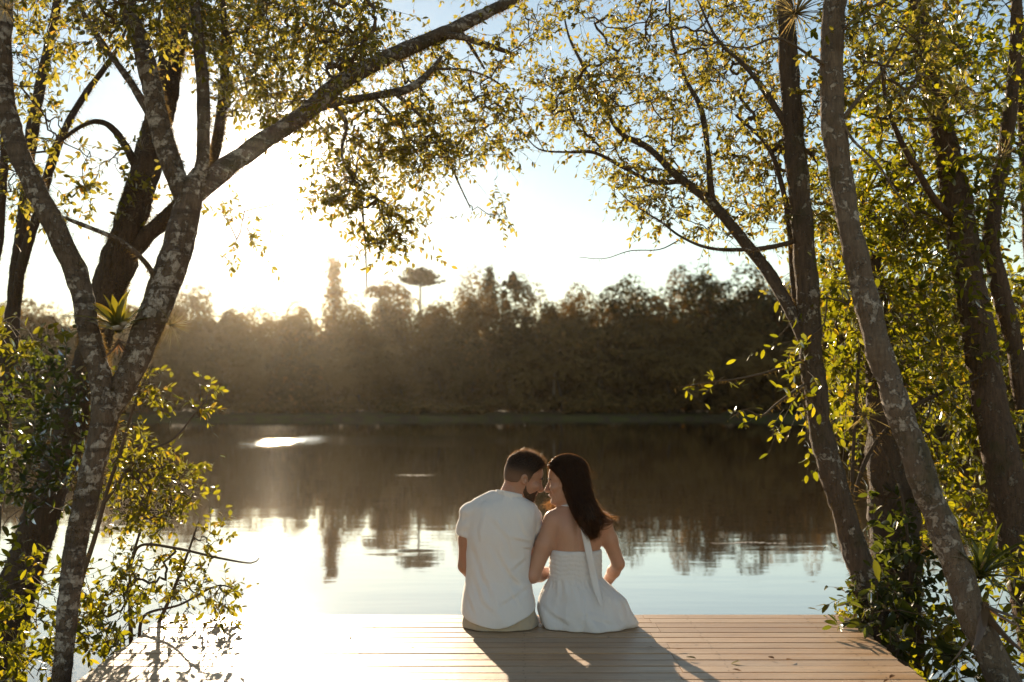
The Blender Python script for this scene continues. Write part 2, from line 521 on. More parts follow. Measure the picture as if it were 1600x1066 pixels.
# the mass of the wood behind
fv, ff, ft, off = [], [], [], 0
fr = np.random.default_rng(5)
trunks = []
for row, (dy, frac, step) in enumerate([(5.5, 0.58, 62), (10, 0.76, 62), (15, 0.92, 58), (21, 1.0, 52)]):
    px = -330.0
    while px < 1950:
        px += step * fr.uniform(0.7, 1.25)
        d = 113 + dy + fr.uniform(-2, 2.5)
        ytop = 640 - (640 - skyline(px)) * frac * fr.uniform(0.84, 1.0) + 8
        t = P(px, ytop, d)
        x = t.x
        base = gz(x, d)
        hgt = t.z - base
        w = fr.uniform(6.5, 10.5)
        v, f, tt = far_crown(x, d, t.z, w, hgt * fr.uniform(0.90, 1.0), int(fr.integers(1e6)), 0.42, 1.7)
        fv.append(v); ff.append(f + off); ft.append(tt * 0.35 + fr.uniform(0, 0.6)); off += len(v)
        trunks.append(((x, d, base - 0.3), (x + fr.uniform(-.6, .6), d, base + hgt * 0.55), fr.uniform(0.13, 0.26)))
# undergrowth along the shore
for k in range(520):
    px = fr.uniform(-330, 1950); d = float(shore_far(P(px, 600, 113).x)) + fr.uniform(1.2, 15)
    x = P(px, 600, d).x
    hh = fr.uniform(0.8, 1.6) + 0.16 * max(d - 113, 0)
    pts, outs = crown_points(np.array([x, d, gz(x, d) + hh * 0.45]), (fr.uniform(1.5, 3.2), 1.6, hh * 0.55), 8, 45, int(fr.integers(1e6)))
    v, f, tt = leaf_cards(pts, 0.36, k, outs)
    fv.append(v); ff.append(f + off); ft.append(tt); off += len(v)
me = make_mesh('forest', np.concatenate(fv), np.concatenate(ff), M['far_leaf'])
attr(me, 'tint', np.concatenate(ft))
forest = tag(put('forest', me), 'dense brown green wood along the far shore of the lake', 'forest', kind='stuff')
tv, tf = join([tube([a, tuple((np.array(a) + np.array(b)) / 2 + [0.2, 0, 0]), b], [r, r * 0.8, r * 0.5], 6) for a, b, r in trunks])
o = put('trunks', make_mesh('trunks', tv, tf, M['far_trunk_dark'], True), forest); o['kind'] = 'stuff'

def far_tree(name, px, ytop, d, w, crown_frac, label, mat, tmat, seed, size=0.5, dens=1.0, r=0.16, shape=None, lean=0.0, group=None):
    t = P(px, ytop, d); base = gz(t.x, d); h = t.z - base
    root = empty(name, (t.x, d, base), label, 'tree', group); outs = None
    v, f = tube([(t.x - lean, d, base - 0.3), (t.x - lean * 0.6, d, base + h * 0.4), (t.x, d, base + h * (0.96 if shape == 'umbrella' else 0.85))], [r, r * 0.85, r * (0.6 if shape == 'umbrella' else 0.3)], 7)
    put('trunk', make_mesh('trunk', v, f, tmat, True), root)
    if shape == 'umbrella':      # araucaria: bare stem, flat tiers of upturned boughs
        rr = np.random.default_rng(seed); pts = []; bows = []
        for k in range(46):
            a = rr.uniform(0, 6.283); L = w / 2 * rr.uniform(0.5, 1.0); tier = rr.uniform(0, 1)
            z0 = t.z - h * 0.10 * (1 - tier) - 0.5
            for s in np.linspace(0.3, 1, 9):
                q = np.array([t.x + math.cos(a) * L * s * (1 - 0.5 * tier), d + math.sin(a) * L * s, z0 + 0.45 * s * s])
                pts.append(q + rr.normal(size=(7, 3)) * np.array([0.26, 0.26, 0.12]))
            bows.append(tube([(t.x, d, z0 - 0.25), (t.x + math.cos(a) * L * 0.5, d + math.sin(a) * L * 0.5, z0 - 0.05), (t.x + math.cos(a) * L, d + math.sin(a) * L, z0 + 0.4)], [0.07, 0.05, 0.03], 5))
        pts = np.concatenate(pts)
        bv, bf = join(bows)
        put('boughs', make_mesh('boughs', bv, bf, tmat, True), root)
    elif shape == 'spire':
        rr = np.random.default_rng(seed); pts = []
        for k in range(int(120 * dens)):
            s = rr.uniform(0, 1) ** 0.8
            rad = w / 2 * (0.18 + 0.82 * s) * rr.uniform(0.2, 1.0); a = rr.uniform(0, 6.283)
            c = np.array([t.x + math.cos(a) * rad, d + math.sin(a) * rad, t.z - s * h * crown_frac])
            pts.append(c + rr.normal(size=(16, 3)) * 0.34)
        pts = np.concatenate(pts)
    else:
        pts, outs = crown_points(np.array([t.x, d, t.z - h * crown_frac * 0.5]), (w / 2, w / 2, h * crown_frac * 0.5), int(24 * dens) + 6, 55, seed)
    v, f, tt = leaf_cards(pts, size, seed + 3, outs)
    me = make_mesh('crown', v, f, mat); attr(me, 'tint', tt)
    o = put('crown', me, root); o['kind'] = 'stuff'
    return root
FL, FD, TP, TD = M['far_leaf'], M['far_dark'], M['far_trunk'], M['far_trunk_dark']
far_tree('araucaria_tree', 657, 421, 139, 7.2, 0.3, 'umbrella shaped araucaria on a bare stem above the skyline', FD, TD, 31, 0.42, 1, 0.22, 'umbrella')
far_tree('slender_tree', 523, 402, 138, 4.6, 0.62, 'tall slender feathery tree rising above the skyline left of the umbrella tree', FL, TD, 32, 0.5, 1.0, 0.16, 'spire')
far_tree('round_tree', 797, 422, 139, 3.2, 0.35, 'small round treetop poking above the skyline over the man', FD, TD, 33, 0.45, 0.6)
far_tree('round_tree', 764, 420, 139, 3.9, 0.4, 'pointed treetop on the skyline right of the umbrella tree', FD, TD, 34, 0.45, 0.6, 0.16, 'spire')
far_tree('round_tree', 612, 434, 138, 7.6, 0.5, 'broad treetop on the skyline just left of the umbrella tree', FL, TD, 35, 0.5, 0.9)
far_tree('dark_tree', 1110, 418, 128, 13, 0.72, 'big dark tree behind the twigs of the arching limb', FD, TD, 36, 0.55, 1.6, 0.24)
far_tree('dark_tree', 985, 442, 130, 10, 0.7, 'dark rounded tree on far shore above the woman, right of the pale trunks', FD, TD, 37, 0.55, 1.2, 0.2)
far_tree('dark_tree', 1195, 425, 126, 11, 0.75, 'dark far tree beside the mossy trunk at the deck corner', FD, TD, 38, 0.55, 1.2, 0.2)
far_tree('pale_trunk_tree', 868, 500, 119.5, 7.0, 0.45, 'far shore tree with tallest pale trunk, above the couple', FL, TP, 39, 0.5, 0.8, 0.21, None, 0.3)
far_tree('pale_trunk_tree', 934, 515, 120.0, 6.0, 0.42, 'far shore tree with thin pale trunk right of the couple', FL, TP, 40, 0.5, 0.7, 0.15, None, -0.2)
far_tree('pale_trunk_tree', 797, 560, 118.5, 4.2, 0.5, 'short pale trunked tree at far shore above the man', FL, TP, 41, 0.45, 0.5, 0.17)
far_tree('pale_trunk_tree', 990, 520, 121.0, 6.0, 0.45, 'far shore tree with leaning pale trunk, rightmost of the pale ones', FL, TP, 42, 0.5, 0.7, 0.12, None, -1.0)
far_tree('pale_trunk_tree', 470, 510, 121, 7.5, 0.6, 'light brown far tree on the shore behind the sun glitter', FL, TP, 43, 0.5, 0.9, 0.14, None, 0.4)

# ================================================================== haze
bm = bmesh.new()
bmesh.ops.create_cube(bm, size=1.0, matrix=Matrix.Translation((0, 227, 9.8)) @ Matrix.Diagonal((810, 512, 26.4, 1)))
me = bpy.data.meshes.new('haze'); bm.to_mesh(me); bm.free()
hn = N('haze')
pv = hn.node('VolumePrincipled')
pv.inputs['Color'].default_value = (1.0, 0.90, 0.76, 1)
pv.inputs['Density'].default_value = 0.00011
pv.inputs['Anisotropy'].default_value = 0.95
hn.l.new(pv.outputs[0], hn.out.inputs['Volume'])
me.materials.append(hn.m)
tag(put('haze', me), 'thin golden haze over the lake', kind='stuff')
# ================================================================== people: implicit surfaces turned into one mesh each
class Field:
    """signed distance on a rectilinear grid"""
    def __init__(s, lo, hi, h, zfine=None):
        s.x = np.arange(lo[0], hi[0], h); s.y = np.arange(lo[1], hi[1], h)
        if zfine:
            z0, hf = zfine
            s.z = np.concatenate([np.arange(lo[2], z0, h), np.arange(z0, hi[2], hf)])
        else: s.z = np.arange(lo[2], hi[2], h)
        s.F = np.full((len(s.x), len(s.y), len(s.z)), 0.2, np.float32)
    def win(s, lo, hi):
        sl = []
        for ax, a, b in zip((s.x, s.y, s.z), lo, hi):
            i, j = np.searchsorted(ax, a), np.searchsorted(ax, b)
            if j - i < 1: return None
            sl.append(slice(max(i - 1, 0), min(j + 1, len(ax))))
        return tuple(sl)
    def grid(s, sl):
        return np.meshgrid(s.x[sl[0]], s.y[sl[1]], s.z[sl[2]], indexing='ij')
    def add(s, fn, lo, hi, k=0.02, op='union'):
        m = k + 0.03
        sl = s.win([a - m for a in lo], [b + m for b in hi])
        if sl is None: return
        X, Y, Z = s.grid(sl)
        d = fn(X, Y, Z).astype(np.float32)
        A = s.F[sl]
        if op == 'union':
            if k > 0:
                h = np.clip(0.5 + 0.5 * (A - d) / k, 0, 1)
                s.F[sl] = A * (1 - h) + d * h - k * h * (1 - h)
            else: s.F[sl] = np.minimum(A, d)
        elif op == 'sub':
            if k > 0:
                h = np.clip(0.5 - 0.5 * (A + d) / k, 0, 1)
                s.F[sl] = A * (1 - h) - d * h + k * h * (1 - h)
            else: s.F[sl] = np.maximum(A, -d)
    def capsule(s, a, b, ra, rb, k=0.02, op='union'):
        a, b = np.array(a, float), np.array(b, float); r = max(ra, rb)
        def fn(X, Y, Z):
            ab = b - a; L2 = ab @ ab
            t = np.clip(((X - a[0]) * ab[0] + (Y - a[1]) * ab[1] + (Z - a[2]) * ab[2]) / L2, 0, 1)
            return np.sqrt((X - a[0] - t * ab[0]) ** 2 + (Y - a[1] - t * ab[1]) ** 2 + (Z - a[2] - t * ab[2]) ** 2) - (ra + (rb - ra) * t)
        s.add(fn, np.minimum(a, b) - r, np.maximum(a, b) + r, k, op)
    def chain(s, pts, radii, k=0.02):
        for i in range(len(pts) - 1): s.capsule(pts[i], pts[i + 1], radii[i], radii[i + 1], k)
    def ellipsoid(s, c, r, R=None, k=0.02, op='union'):
        c, r = np.array(c, float), np.array(r, float)
        R = np.eye(3) if R is None else np.asarray(R)
        m = r.max()
        def fn(X, Y, Z):
            d = np.stack([X - c[0], Y - c[1], Z - c[2]], -1) @ R      # to local axes (columns of R)
            q = np.sqrt(((d / r) ** 2).sum(-1)); q2 = np.sqrt(((d / (r * r)) ** 2).sum(-1)) + 1e-9
            return q * (q - 1.0) / q2
        s.add(fn, c - m, c + m, k, op)
    def loft(s, rows, k=0.02, power=2.3, disp=None):
        """rows: (z, cx, cy, half_x, half_y_back, half_y_front)"""
        rows = sorted(rows); A = np.array(rows, float)
        # smooth the table
        zz = np.linspace(A[0, 0], A[-1, 0], 80)
        T = np.stack([np.interp(zz, A[:, 0], A[:, j]) for j in range(1, 6)], 1)
        ker = np.array([1, 2, 3, 2, 1.0]); ker /= ker.sum()
        Tp = np.pad(T, ((2, 2), (0, 0)), mode='edge')
        T = np.stack([np.convolve(Tp[:, j], ker, 'valid') for j in range(5)], 1)
        lo = (A[:, 1] - A[:, 3]).min(), (A[:, 2] - A[:, 4]).min(), A[0, 0]
        hi = (A[:, 1] + A[:, 3]).max(), (A[:, 2] + A[:, 5]).max(), A[-1, 0]
        def fn(X, Y, Z):
            cx, cyy, a, bb, bf = [np.interp(Z, zz, T[:, j]) for j in range(5)]
            dx, dy = (X - cx), (Y - cyy)
            b = np.where(dy < 0, bb, bf)
            q = (np.abs(dx / a) ** power + np.abs(dy / b) ** power) ** (1 / power)
            d = (q - 1) * np.minimum(a, b)
            if disp is not None: d = d - disp(X, Y, Z, np.arctan2(dx, -dy))
            return np.maximum(d, np.maximum(A[0, 0] - Z, Z - A[-1, 0]))
        s.add(fn, lo, hi, k)
    def custom(s, fn, lo, hi, k=0.0, op='union'): s.add(fn, lo, hi, k, op)
    def mesh(s, smooth=1):
        F = s.F; I = F < 0
        nx, ny, nz = F.shape
        c = np.zeros((nx - 1, ny - 1, nz - 1), np.uint8)
        for dx in (0, 1):
            for dy in (0, 1):
                for dz in (0, 1):
                    c += I[dx:nx - 1 + dx, dy:ny - 1 + dy, dz:nz - 1 + dz]
        act = np.argwhere((c > 0) & (c < 8))
        idx = np.full(c.shape, -1, np.int64); idx[tuple(act.T)] = np.arange(len(act))
        acc = np.zeros((len(act), 3)); cnt = np.zeros(len(act))
        ax = (s.x, s.y, s.z)
        corners = [(a, b, d) for a in (0, 1) for b in (0, 1) for d in (0, 1)]
        for a in corners:
            for d in range(3):
                if a[d]: continue
                b = list(a); b[d] = 1
                ia, ib = act + a, act + b
                fa, fb = F[tuple(ia.T)], F[tuple(ib.T)]
                m = (fa < 0) != (fb < 0)
                t = np.where(m, fa / np.where(m, fa - fb, 1), 0)
                pa = np.stack([ax[j][ia[:, j]] for j in range(3)], 1); pb = np.stack([ax[j][ib[:, j]] for j in range(3)], 1)
                acc[m] += (pa + (pb - pa) * t[:, None])[m]; cnt[m] += 1
        v = acc / cnt[:, None]
        quads = []
        for d in range(3):
            e, g = [(1, 2), (2, 0), (0, 1)][d]
            sl0 = [slice(None)] * 3; sl1 = [slice(None)] * 3
            sl0[d] = slice(0, -1); sl1[d] = slice(1, None)
            cr = np.argwhere(I[tuple(sl0)] != I[tuple(sl1)])
            cr = cr[(cr[:, e] > 0) & (cr[:, g] > 0) & (cr[:, e] < F.shape[e] - 1) & (cr[:, g] < F.shape[g] - 1)]
            flip = I[tuple(cr.T)]
            def cell(de, dg):
                q = cr.copy(); q[:, e] -= de; q[:, g] -= dg
                return idx[tuple(q.T)]
            Q = np.stack([cell(1, 1), cell(0, 1), cell(0, 0), cell(1, 0)], 1)
            Q[~flip] = Q[~flip][:, ::-1]
            quads.append(Q)
        Q = np.concatenate(quads)
        for _ in range(smooth):
            sm = np.zeros_like(v); n = np.zeros(len(v))
            for a in range(4):
                b = (a + 1) % 4
                np.add.at(sm, Q[:, a], v[Q[:, b]]); np.add.at(n, Q[:, a], 1)
                np.add.at(sm, Q[:, b], v[Q[:, a]]); np.add.at(n, Q[:, b], 1)
            v = v * 0.5 + 0.5 * sm / np.maximum(n, 1)[:, None]
        return v, Q

def head_frame(yaw_dir, pitch_down, roll=0.0):
    f = Vector(yaw_dir).normalized()
    up = Vector((0, 0, 1)); r = f.cross(up).normalized()      # r points to the person's right
    q = Matrix.Rotation(-math.radians(pitch_down), 3, r)
    f = q @ f; up = q @ up
    q = Matrix.Rotation(math.radians(roll), 3, f)
    r = q @ r; up = q @ up
    return np.array([list(f), list(-r), list(up)])   # rows: forward, left, up

HEAD_ROWS = np.array([
    # z, front, back, half width
    (0.121, 0.004, -0.020, 0.004), (0.116, 0.030, -0.050, 0.030), (0.104, 0.055, -0.073, 0.050), (0.085, 0.074, -0.089, 0.064), (0.055, 0.088, -0.099, 0.073),
    (0.030, 0.0935, -0.102, 0.0755), (0.014, 0.0945, -0.102, 0.0755), (0.000, 0.0845, -0.100, 0.073), (-0.020, 0.0865, -0.096, 0.070),
    (-0.040, 0.0885, -0.087, 0.067), (-0.058, 0.0900, -0.070, 0.063), (-0.078, 0.0860, -0.045, 0.056), (-0.096, 0.0870, -0.015, 0.047),
    (-0.110, 0.0800, 0.010, 0.036), (-0.119, 0.062, 0.030, 0.020)])

def head_sdf(L, S=1.0, grow=0.0, jaw=1.0):
    """L: local coordinates (forward, left, up) / S"""
    H = HEAD_ROWS
    x, y, z = L
    fr = np.interp(z, H[::-1, 0], H[::-1, 1]); bk = np.interp(z, H[::-1, 0], H[::-1, 2]); hw = np.interp(z, H[::-1, 0], H[::-1, 3])
    hw = np.where(z < -0.03, hw * jaw, hw)
    c = (fr * 0.35 + bk * 0.65); c = np.clip(c, -0.03, 0.05)
    a = np.where(x > c, fr - c, c - bk) + grow; b = hw + grow
    p = 2.25
    qv = (np.abs((x - c) / np.maximum(a, 1e-3)) ** p + np.abs(y / np.maximum(b, 1e-3)) ** p) ** (1 / p)
    d = np.maximum((qv - 1) * np.minimum(a, b), -0.119 - grow - z)
    # the vault of the skull
    cc = -0.005
    ex, ey, ez = np.where(x > cc, 0.0985, 0.097) + grow, 0.0755 + grow, 0.093 + grow
    q1 = np.sqrt(((x - cc) / ex) ** 2 + (y / ey) ** 2 + ((z - 0.028) / ez) ** 2)
    q2 = np.sqrt(((x - cc) / ex ** 2) ** 2 + (y / ey ** 2) ** 2 + ((z - 0.028) / ez ** 2) ** 2) + 1e-6
    vault = q1 * (q1 - 1) / q2
    t = smoothstep(0.018, 0.042, z)
    return (d * (1 - t) + vault * t) * S

def add_head(fd, org, R, S, female=False):
    org = np.array(org)
    W = lambda p: org + np.array(p) @ R * S           # local -> world
    def loc(X, Y, Z):
        d = np.stack([X - org[0], Y - org[1], Z - org[2]], -1) / S @ R.T
        return d[..., 0], d[..., 1], d[..., 2]
    lo, hi = org - 0.15, org + 0.15
    fd.custom(lambda X, Y, Z: head_sdf(loc(X, Y, Z), S, 0, 0.93 if female else 1.0), lo, hi, 0.012)
    n = 0.9 if female else 1.0
    fd.capsule(W((0.088, 0, 0.004)), W((0.1135 * (1 if not female else 0.99), 0, -0.036)), 0.0075 * S, 0.0095 * n * S, 0.010)      # nose ridge
    fd.ellipsoid(W((0.106, 0, -0.0395)), (0.013 * S,) * 3, None, 0.008)
    for sgn in (-1, 1):
        fd.ellipsoid(W((0.096, sgn * 0.013, -0.040)), (0.009 * S,) * 3, None, 0.006)                     # nostril wings
        fd.ellipsoid(W((0.0935, sgn * 0.030, 0.001)), (0.013 * S,) * 3, None, 0.010, 'sub')             # eye sockets
        fd.ellipsoid(W((0.0745, sgn * 0.031, 0.000)), (0.0125 * S,) * 3, None, 0.004)                   # eyeballs and lids
        fd.ellipsoid(W((0.070, sgn * 0.046, -0.028)), (0.020 * S, 0.016 * S, 0.016 * S), R.T, 0.020)    # cheekbones
        # ears
        ec = W((-0.004, sgn * 0.0765, -0.014))
        tilt = Matrix.Rotation(math.radians(-14), 3, 'Y')
        RR = R.T @ np.array(tilt)
        fd.ellipsoid(ec, (0.0165 * S, 0.0090 * S, 0.028 * S), RR, 0.006)
        fd.ellipsoid(W((0.000, sgn * 0.0845, -0.012)), (0.0095 * S, 0.0110 * S, 0.017 * S), RR, 0.003, 'sub')
    # mouth
    fd.ellipsoid(W((0.0905, 0, -0.0590)), (0.0085 * S, 0.022 * S, 0.0055 * S), R.T, 0.004)
    fd.ellipsoid(W((0.0885, 0, -0.0695)), (0.0085 * S, 0.020 * S, 0.0060 * S), R.T, 0.004)
    fd.ellipsoid(W((0.0980, 0, -0.0642)), (0.0060 * S, 0.024 * S, 0.0018 * S), R.T, 0.002, 'sub')
    fd.ellipsoid(W((0.0790, 0, -0.1000)), (0.0140 * S, 0.018 * S, 0.014 * S), R.T, 0.012)               # chin
    return W, loc

def hand(fd, wrist, d, nrm, S=1.0, side=1, curl=0.5):
    """palm and five fingers; d points along the fingers, nrm out of the back of the hand"""
    d = Vector(d).normalized(); nv = Vector(nrm); nv = (nv - d * nv.dot(d)).normalized(); sdir = d.cross(nv) * side
    w = Vector(wrist)
    pc = w + d * 0.045 * S
    R = np.array([list(d), list(sdir), list(nv)]).T
    fd.ellipsoid(pc, (0.052 * S, 0.041 * S, 0.016 * S), R, 0.012)
    for i, (off, ln) in enumerate(((0.031, 0.072), (0.011, 0.080), (-0.010, 0.075), (-0.030, 0.060))):
        a = w + d * 0.082 * S + sdir * off * S
        dd = d.copy(); p = a
        for j, seg in enumerate((0.45, 0.32, 0.23)):
            dd = (dd - nv * curl * (0.5 + 0.35 * j)).normalized()
            p2 = p + dd * ln * seg * S
            fd.capsule(p, p2, (0.0092 - 0.0008 * j) * S, (0.0086 - 0.0010 * j) * S, 0.003 if j else 0.006)
            p = p2
    a = w + d * 0.022 * S + sdir * 0.034 * S
    b = a + (d * 0.6 + sdir * 0.75 - nv * 0.25).normalized() * 0.036 * S
    c = b + (d * 0.9 + sdir * 0.2 - nv * 0.35).normalized() * 0.030 * S
    fd.capsule(a, b, 0.0135 * S, 0.0105 * S, 0.008); fd.capsule(b, c, 0.0102 * S, 0.008 * S, 0.003)

def foot(fd, ankle, toe_dir, S=1.0, k=0.02):
    a = Vector(ankle); t = Vector(toe_dir).normalized()
    dn = Vector((0, 0, -1))
    fd.capsule(a, a - t * 0.03 * S + dn * 0.045 * S, 0.036 * S, 0.030 * S, k)
    fd.capsule(a + dn * 0.03 * S + t * 0.02 * S, a + t * 0.13 * S + dn * 0.065 * S, 0.036 * S, 0.022 * S, k)
    sd = t.cross(Vector((0, 0, 1)))
    for i in range(5):
        o = a + t * (0.135 - 0.008 * i) * S + dn * 0.07 * S + sd * (0.028 - 0.0145 * i) * S
        fd.capsule(o, o + t * (0.05 - 0.005 * i) * S, (0.012 - 0.0011 * i) * S, (0.010 - 0.001 * i) * S, 0.006)

def rows_px(rows):
    """(photo y, left x, right x, depth of the centre, back half depth, front half depth) -> loft rows"""
    out = []
    for y, xl, xr, d, bb, bf in rows:
        a, b = P(xl, y, d), P(xr, y, d)
        out.append((a.z, (a.x + b.x) / 2, d, (b.x - a.x) / 2, bb, bf))
    return out

# ---- materials
def mat_skin(name, c, red):
    n = N(name); o = n.obj()
    f = n.noise(o, 14, 4); g = n.noise(o, 260, 2)
    cc = n.mix(n.ramp(f, [(0.35, 0.0), (0.7, 1.0)]), c, red)
    return n.done(n.principled(cc, 0.50, n.bump(g, 0.15, 0.001), Subsurface_Weight=0.12, Subsurface_Radius=(0.02, 0.008, 0.004), Subsurface_Scale=0.4, Sheen_Weight=0.35, Sheen_Roughness=0.3))
def mat_cloth(name, c, trans=0.18, bumpscale=220, tc=None):
    n = N(name); o = n.obj()
    weave = n.noise(o, bumpscale, 2); wrk = n.noise(n.mapped(o, (1, 1, 0.45)), 13, 4, 0.5, 1.0)
    h = n.math('ADD', n.math('MULTIPLY', weave, 0.10), wrk)
    nb = n.bump(h, 0.55, 0.022)
    d = n.principled(c, 0.85, nb, Sheen_Weight=1.0, Sheen_Roughness=0.30)
    t = n.node('BsdfTranslucent', i_0=(*(tc or c), 1), i_1=nb).outputs[0]
    return n.done(n.node('MixShader', i_0=trans, i_1=d, i_2=t).outputs[0])
def mat_hair(name, c, c2, rough=0.42):
    n = N(name); o = n.obj()
    f = n.noise(o, 90, 3)
    return n.done(n.principled(n.mix(f, c, c2), rough, n.bump(n.noise(o, 300, 2), 0.3, 0.002), Specular_IOR_Level=0.15))
def mat_strand(name, c, tc):
    n = N(name)
    d = n.principled(c, 0.38, Specular_IOR_Level=0.25)
    t = n.node('BsdfTranslucent', i_0=(*tc, 1)).outputs[0]
    return n.done(n.node('MixShader', i_0=0.42, i_1=d, i_2=t).outputs[0])
M['skin_m'] = mat_skin('tan_skin', (0.40, 0.215, 0.135), (0.44, 0.21, 0.14))
M['skin_w'] = mat_skin('fair_skin', (0.46, 0.255, 0.165), (0.50, 0.26, 0.175))
M['shirt'] = mat_cloth('white_jersey', (0.86, 0.835, 0.83), 0.16)
M['romper'] = mat_cloth('white_crepe', (0.86, 0.84, 0.84), 0.20, 320)
M['shorts'] = mat_cloth('beige_twill', (0.50, 0.41, 0.30), 0.06, 300)
M['beard'] = mat_hair('stubble', (0.065, 0.040, 0.026), (0.11, 0.066, 0.043), 0.7)
def mat_fade():
    n = N('faded_short_hair'); o = n.obj()
    f = n.noise(o, 420, 2)
    at = n.node('Attribute', attribute_name='fade').outputs['Fac']
    c = n.mix(f, (0.020, 0.013, 0.009), (0.042, 0.026, 0.017))
    c = n.mix(n.math('MULTIPLY', at, 0.62), c, (0.25, 0.145, 0.095))
    return n.done(n.principled(c, 0.6, n.bump(n.noise(o, 500, 2), 0.35, 0.002), Specular_IOR_Level=0.15))
M['hair_fade'] = mat_fade()
M['hair_m'] = mat_hair('short_brown_hair', (0.022, 0.014, 0.009), (0.045, 0.028, 0.018), 0.55)
M['strand_m'] = mat_strand('short_hair_strands', (0.035, 0.021, 0.013), (0.30, 0.16, 0.07))
M['hair_w'] = mat_hair('long_brown_hair', (0.026, 0.015, 0.010), (0.048, 0.028, 0.017), 0.45)
M['strand_w'] = mat_strand('long_hair_strands', (0.040, 0.023, 0.014), (0.42, 0.20, 0.07))
M['lip'] = mat_plain('lip', (0.36, 0.13, 0.11), 0.45, 0.1, 60, 0.1, 0.001)
M['metal'] = N('gold_metal'); M['metal'] = M['metal'].done(M['metal'].principled((0.85, 0.68, 0.42), 0.25, Metallic=1.0))

def strands_mesh(paths, width, mat, seed=0):
    """flat tapered ribbons; paths: (n, m, 3)"""
    r = np.random.default_rng(seed)
    n, m, _ = paths.shape
    t = np.gradient(paths, axis=1); t /= np.linalg.norm(t, axis=2, keepdims=True) + 1e-9
    s = np.cross(t, r.normal(size=(n, 1, 3))); s /= np.linalg.norm(s, axis=2, keepdims=True) + 1e-9
    w = width * (1 - 0.85 * np.linspace(0, 1, m) ** 2)[None, :, None] * r.uniform(0.6, 1.3, (n, 1, 1))
    v = np.stack([paths - s * w, paths + s * w], 2).reshape(-1, 3)
    i, j = np.meshgrid(np.arange(n), np.arange(m - 1), indexing='ij')
    b = (i * m + j) * 2
    f = np.stack([b, b + 1, b + 3, b + 2], -1).reshape(-1, 4)
    return make_mesh('strands', v, f, mat, True)

def field_sampler(fd):
    ax = (fd.x, fd.y, fd.z)
    def samp(p):
        I, T = [], []
        for j in range(3):
            i = np.clip(np.searchsorted(ax[j], p[:, j]) - 1, 0, len(ax[j]) - 2)
            I.append(i); T.append(np.clip((p[:, j] - ax[j][i]) / (ax[j][i + 1] - ax[j][i]), 0, 1))
        out = 0
        for a in (0, 1):
            for b in (0, 1):
                for c in (0, 1):
                    w = (T[0] if a else 1 - T[0]) * (T[1] if b else 1 - T[1]) * (T[2] if c else 1 - T[2])
                    out = out + w * fd.F[I[0] + a, I[1] + b, I[2] + c]
        return out
    def gradn(p, e=0.003):
        g = np.stack([samp(p + np.eye(3)[j] * e) - samp(p - np.eye(3)[j] * e) for j in range(3)], 1)
        return g / (np.linalg.norm(g, axis=1, keepdims=True) + 1e-9)
    return samp, gradn

def ribbon(name, pts, widths, side, thick, mat, parent):
    """cloth band with thickness along points; side: direction across the band per point"""
    C = catmull(pts, 0.012); n = len(C)
    w = np.interp(np.linspace(0, 1, n), np.linspace(0, 1, len(widths)), widths)
    sd = np.asarray(side, float)
    if sd.ndim == 1: sd = np.repeat(sd[None], n, 0)
    else: sd = np.stack([np.interp(np.linspace(0, 1, n), np.linspace(0, 1, len(sd)), sd[:, j]) for j in range(3)], 1)
    t = np.gradient(C, axis=0); t /= np.linalg.norm(t, axis=1, keepdims=True)
    sd = sd - t * (sd * t).sum(1, keepdims=True); sd /= np.linalg.norm(sd, axis=1, keepdims=True)
    nn = np.cross(t, sd)
    prof = [(-1, -0.5), (-0.5, -0.5), (0.1, -0.7), (0.5, -0.5), (1, -0.5), (1, 0.5), (0.5, 0.5), (0.1, 0.3), (-0.5, 0.5), (-1, 0.5)]
    v = np.stack([C + sd * (w * a)[:, None] * 0.5 + nn * thick * b * 1.0 for a, b in prof], 1).reshape(-1, 3)
    k = len(prof)
    i, j = np.meshgrid(np.arange(n - 1), np.arange(k), indexing='ij'); j2 = (j + 1) % k
    f = np.stack([i * k + j, i * k + j2, (i + 1) * k + j2, (i + 1) * k + j], -1).reshape(-1, 4)
    return put(name, make_mesh(name, v, f, mat, True), parent)

# ------------------------------------------------------------------ the man
man = empty('person', (-0.055, 4.75, 0.0), 'man in white shirt and beige shorts sitting on the deck edge', 'person', 'couple sitting on the deck edge')
Rm = head_frame((1.0, 0.16, 0.0), 18, -2)
head_m = np.array(P(817.5, 745, 4.79))
fd = Field((-0.36, 4.52, -0.50), (0.24, 5.46, 0.92), 0.0058, (0.50, 0.0036))
torso_rows = rows_px([(776, 783, 812, 4.77, 0.045, 0.05), (786, 752, 832, 4.77, 0.065, 0.07), (800, 738, 836, 4.77, 0.085, 0.09), (830, 735, 833, 4.77, 0.10, 0.11),
                      (870, 739, 820, 4.77, 0.09, 0.10), (910, 738, 817, 4.76, 0.09, 0.11), (945, 738, 824, 4.76, 0.105, 0.11), (968, 738, 828, 4.76, 0.10, 0.10)])
fd.loft(torso_rows, 0.02)
nb = np.array(P(797, 782, 4.775)); nt = head_m + np.array([-0.025, 0, -0.055]) @ Rm
fd.capsule(nb, nt, 0.062, 0.054, 0.03)
fd.capsule(nb + [-0.004, 0, -0.02], P(757, 792, 4.77), 0.05, 0.045, 0.03); fd.capsule(nb + [0.004, 0, -0.02], P(822, 800, 4.785), 0.05, 0.045, 0.03)
sl_, sr_ = P(737, 803, 4.775), P(829, 813, 4.795)
el_, er_ = P(727.5, 884, 4.81), P(824, 866, 4.86)
wl_, wr_ = P(762, 921, 5.01), P(796, 912, 5.04)
fd.chain([sl_, (sl_ + el_) / 2, el_], [0.050, 0.046, 0.036], 0.02); fd.chain([el_, el_ + (wl_ - el_) * 0.35, wl_], [0.037, 0.039, 0.026], 0.01)
